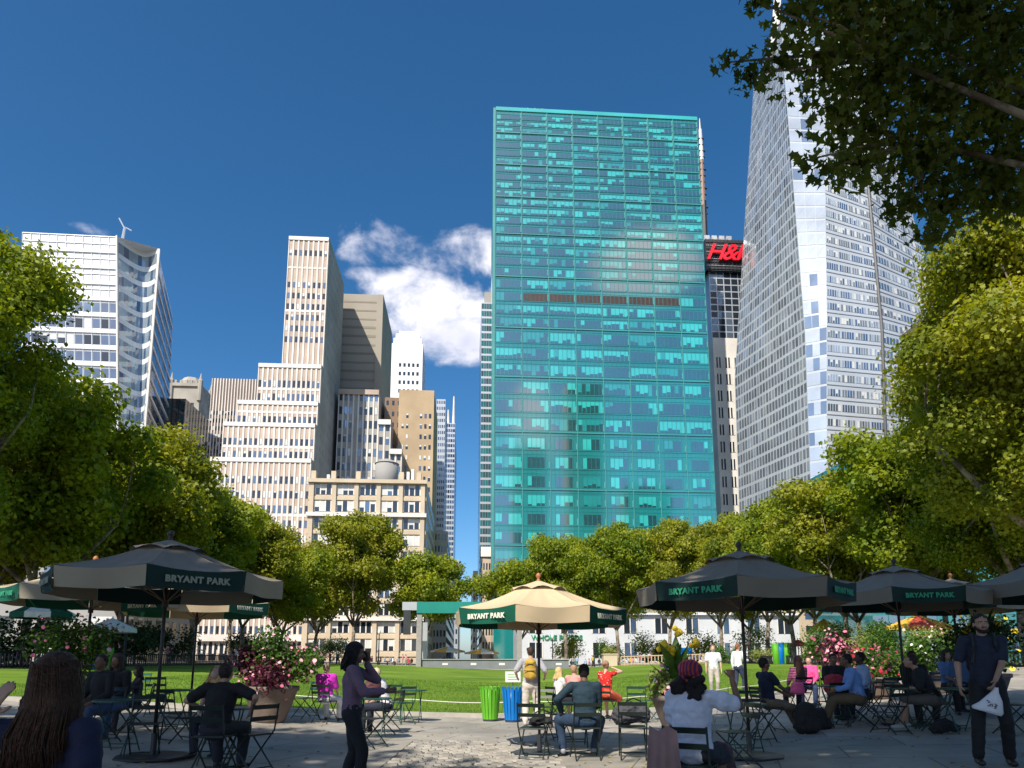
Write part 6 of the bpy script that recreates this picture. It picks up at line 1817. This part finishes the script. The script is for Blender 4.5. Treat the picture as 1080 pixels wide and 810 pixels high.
# right shaded pair
person('man in black with shorts hunched forward under the right umbrella', P_(988, 12.4), 66, 1.78, 'sit', build=1.1, tone='tan', shirt=(.010, .010, .011), sleeve=.9, lower='shorts', lowc=(.10, .09, .08), shoe=(.4, .4, .4), hair='short', hairc=(.03, .02, .015), vox=.014, lean=24, feet=[(-.12, .52, .09), (.1, .44, .09)], lhand=(-.12, .45, .72), rhand=(.1, .45, .75), hpitch=-10)
chair('folding chair under the hunched man in black', 988, 12.4, 66)
person('dark clothed person sitting upright behind the hunched man', P_(968, 13.9), 175, 1.76, 'sit', tone='brown', shirt=(.014, .014, .016), sleeve=1.9, lowc=(.02, .02, .02), hair='short', vox=.017)
chair('folding chair under the upright person behind the hunched man', 968, 13.94, 175)
backpack('small black bag on the ground beside the hunched man', P_(999, 12.0), mat('bag_black', (.012, .012, .014), .8, .2, 9), .4, .22, .2, 10, 'bag', True, name='bag')
table('round table between the hunched man and the umbrella pole', 962, 12.6)
chair('empty folding chair left of the right umbrella pole under the shade darkened canopy', 940, 12.4, 20)
person('person in a blue shirt seated in the shade behind the standing man', P_(1020, 14.8), 150, 1.7, 'sit', tone='brown', shirt=(.06, .12, .25), sleeve=.9, lowc=(.02, .02, .02), hair='short', vox=.018)
chair('folding chair under the person in blue in the shade', 1020, 14.84, 150)
person('second person in blue seated left of the shaded one', P_(1003, 15.6), 200, 1.66, 'sit', tone='tan', shirt=(.10, .18, .34), sleeve=.9, lowc=(.02, .02, .02), hair='bob', vox=.018)
chair('folding chair under the second person in blue', 1003, 15.64, 200)
chair('empty folding chair right of the standing man at the edge', 1072, 11.5, -150)
table('round table left of the standing man', 1015, 12.0)
person('person in pale clothes walking beyond the right flower beds', P_(991, 24), 20, 1.7, tone='brown', shirt=(.4, .45, .6), sleeve=.8, lowc=(.03, .04, .08), hair='short', vox=.02)
# standing man at right
def ex_man(o, d):
    c = d['arms'][0][2]; m = mat('paper_bag_white', (.72, .72, .74), .6, .05, 6)
    b = empty('paper_bag', (0, 0, 0), 0, 'crumpled white bag with dark print in the standing man\'s hand', 'bag')
    b.matrix_world = Matrix.Translation(o.location) @ Matrix.Rotation(o.rotation_euler[2], 4, 'Z')
    mb = MB(); top_ = c + V((.01, .03, -.10)); g = random.Random(2); n = 14; rings = []
    for k, (r, z) in enumerate(((.02, 0.02), (.05, -.05), (.12, -.15), (.16, -.24), (.15, -.27))):
        rings.append([top_ + V((math.cos(2 * PI * j / n) * r - z * .45, math.sin(2 * PI * j / n) * r * .35 + g.uniform(-.008, .008), z + g.uniform(-.008, .008) + .05 * math.cos(2 * PI * j / n) * (k > 2))) for j in range(n)])
    vs = [q for r_ in rings for q in r_]; fs = [(i * n + j, i * n + (j + 1) % n, (i + 1) * n + (j + 1) % n, (i + 1) * n + j) for i in range(4) for j in range(n)] + [tuple(range(4 * n, 5 * n))]
    mb.add(vs, fs, m); mb.build('bag', b, True)
    for k in range(7):
        p = top_ + V((.08 + g.uniform(-.045, .045), .056, -.17 + g.uniform(-.04, .04)))
        e = MB(); e.tube([p, p + V((g.uniform(-.03, .03), .002, g.uniform(-.02, .02))), p + V((g.uniform(-.03, .03), .002, g.uniform(-.03, .03)))], .006, m_iron, 5); e.build('print', b)
    bm_ = mat('beard_dark', (.02, .012, .01), .95, .3, 40); h = d['h']; mb = MB()
    [capsule(mb, h(sg * .062, .005, -.03), h(sg * .035, .062, -.082), .02, .026, bm_) for sg in (-1, 1)]; mb.ell(h(0, .068, -.088), (.04, .032, .026), bm_); capsule(mb, h(-.03, .088, -.036), h(.03, .088, -.036), .007, .007, bm_)
    link('beard', remesh(mb, .009, bm_, 1), o)
    for sg in (-1, 1):
        mb = MB(); n_ = d['neck']; mb.tube([n_ + V((sg * .12, -.10, -.0)), n_ + V((sg * .115, .03, .035)), n_ + V((sg * .12, .125, -.12)), n_ + V((sg * .14, .09, -.32))], .02, m_iron, 6); mb.build('strap', o)
    me = MB(); c2 = d['chest'] + V((0, -.2, 0)); bmt = mat('bag_black', (.012, .012, .014), .8)
    capsule(me, c2 + V((0, 0, -.2)), c2 + V((0, 0, .14)), (.17, .11), (.15, .1), bmt)
    b2 = link('backpack', remesh(me, .016, bmt, 2, .008, .08)); b2.matrix_world = Matrix.Translation(o.location) @ Matrix.Rotation(o.rotation_euler[2], 4, 'Z'); tag(b2, 'black backpack worn by the standing bearded man', 'backpack')
person('bearded man in a navy polo standing at the right, holding a white bag', P_(1050, 8.95), 158, 1.86, tone='tan', shirt=(.012, .014, .04), sleeve=.75, lowc=(.012, .012, .013), shoe=(.03, .018, .012), hair='short', hairc=(.02, .013, .01), vox=.011, hands='full', face_detail=True, hyaw=8,
       lhand=(-.03, .27, .98), lpole=(-1, -.3, -.4), rhand=(.33, .14, .86), rpole=(1, -.6, 0), feet=[(-.16, .0, .09), (.20, .16, .09)], extra=ex_man, hcurl=.6)

# ------------------------------------------------------------ distant people, one mesh each
def far_mesh(pose, shirt, low, hairc, tone):
    mb = MB(); sm = cloth('far_' + '%02d%02d%02d' % tuple(int(c * 99) for c in shirt), shirt); lm = cloth('far_' + '%02d%02d%02d' % tuple(int(c * 99) for c in low), low)
    hm = mat('hair_%02d%02d%02d' % tuple(int(c * 99) for c in hairc), hairc, .8); m = skin(SK[tone])
    hz = .92 if pose == 'stand' else .5
    capsule(mb, (0, 0, hz), (0, .02, hz + .45), (.16, .1), (.19, .11), sm, None, 10, 3)
    capsule(mb, (0, .02, hz + .5), (0, .03, hz + .58), .05, .05, m, None, 8, 2)
    mb.ell((0, .03, hz + .68), (.08, .095, .115), m, 10, 7); mb.ell((0, .01, hz + .71), (.085, .095, .10), hm, 10, 7)
    for s in (-1, 1):
        if pose == 'stand':
            capsule(mb, (s * .09, 0, hz), (s * .11, .05 * s, .5), .09, .065, lm, None, 8, 3); capsule(mb, (s * .11, .05 * s, .5), (s * .12, -.05 * s, .05), .065, .045, lm, None, 8, 3)
            capsule(mb, (s * .21, 0, hz + .45), (s * .26, .02, hz + .16), .05, .04, sm, None, 8, 2); capsule(mb, (s * .26, .02, hz + .16), (s * .22, .2, hz + .05), .04, .03, m, None, 8, 2)
        else:
            capsule(mb, (s * .09, 0, hz), (s * .13, .42, hz), .09, .065, lm, None, 8, 3); capsule(mb, (s * .13, .42, hz), (s * .13, .40, .05), .06, .045, lm, None, 8, 3)
            capsule(mb, (s * .21, 0, hz + .42), (s * .24, .05, hz + .16), .05, .04, sm, None, 8, 2); capsule(mb, (s * .24, .05, hz + .16), (s * .14, .3, hz + .12), .04, .03, m, None, 8, 2)
    return mb.mesh('person', True)
cols_ = [('white', (.7, .7, .7)), ('red', (.5, .04, .04)), ('black', (.02, .02, .022)), ('pale blue', (.3, .42, .6)), ('green', (.03, .22, .12)), ('grey', (.3, .3, .3)), ('yellow', (.6, .4, .06)), ('pink', (.7, .3, .35))]
FM = {}
rr = random.Random(31)
pos = []
for k in range(26): pos.append((rr.uniform(578, 652), rr.uniform(106, 113), 'right of the stage'))
for k in range(14): pos.append((rr.uniform(655, 760), rr.uniform(106, 112), 'by the pale barrier'))
for k in range(12): pos.append((rr.uniform(400, 440), rr.uniform(106, 114), 'left of the stage'))
for k in range(10): pos.append((rr.uniform(345, 400), rr.uniform(106, 112), 'right of the stone pedestal'))
for k in range(9): pos.append((rr.uniform(455, 535), rr.uniform(118, 126), 'behind the stage'))
for k in range(22): pos.append((None, rr.uniform(40, 92), 'along the left border fence'))
for k in range(10): pos.append((None, -rr.uniform(42, 92), 'along the right border fence'))
for (px, Y, where) in pos:
    ci = rr.randrange(8); ps = 'stand' if rr.random() < .42 else 'sit'
    key = (ci, ps)
    if key not in FM: FM[key] = far_mesh(ps, cols_[ci][1], rr.choice([(.03, .04, .09), (.02, .02, .02), (.3, .25, .2)]), rr.choice([(.02, .014, .01), (.12, .06, .03), (.4, .28, .14)]), rr.choice(['fair', 'tan', 'brown']))
    if px is None:
        x = -28.5 - rr.uniform(0, 2.5) if Y > 0 else 30.5 + rr.uniform(0, 2); Y = abs(Y); g = V((x, Y, gz(x)))
    else: g = gx(px, Y)
    o = link('person', FM[key]); o.location = g; o.rotation_euler[2] = rr.uniform(0, 6.28)
    tag(o, f'distant {"standing" if ps == "stand" else "seated"} person in {cols_[ci][0]} {where}', 'person', f'{"standing" if ps == "stand" else "seated"} people in {cols_[ci][0]} {where}')
print('people', PEOPLE)
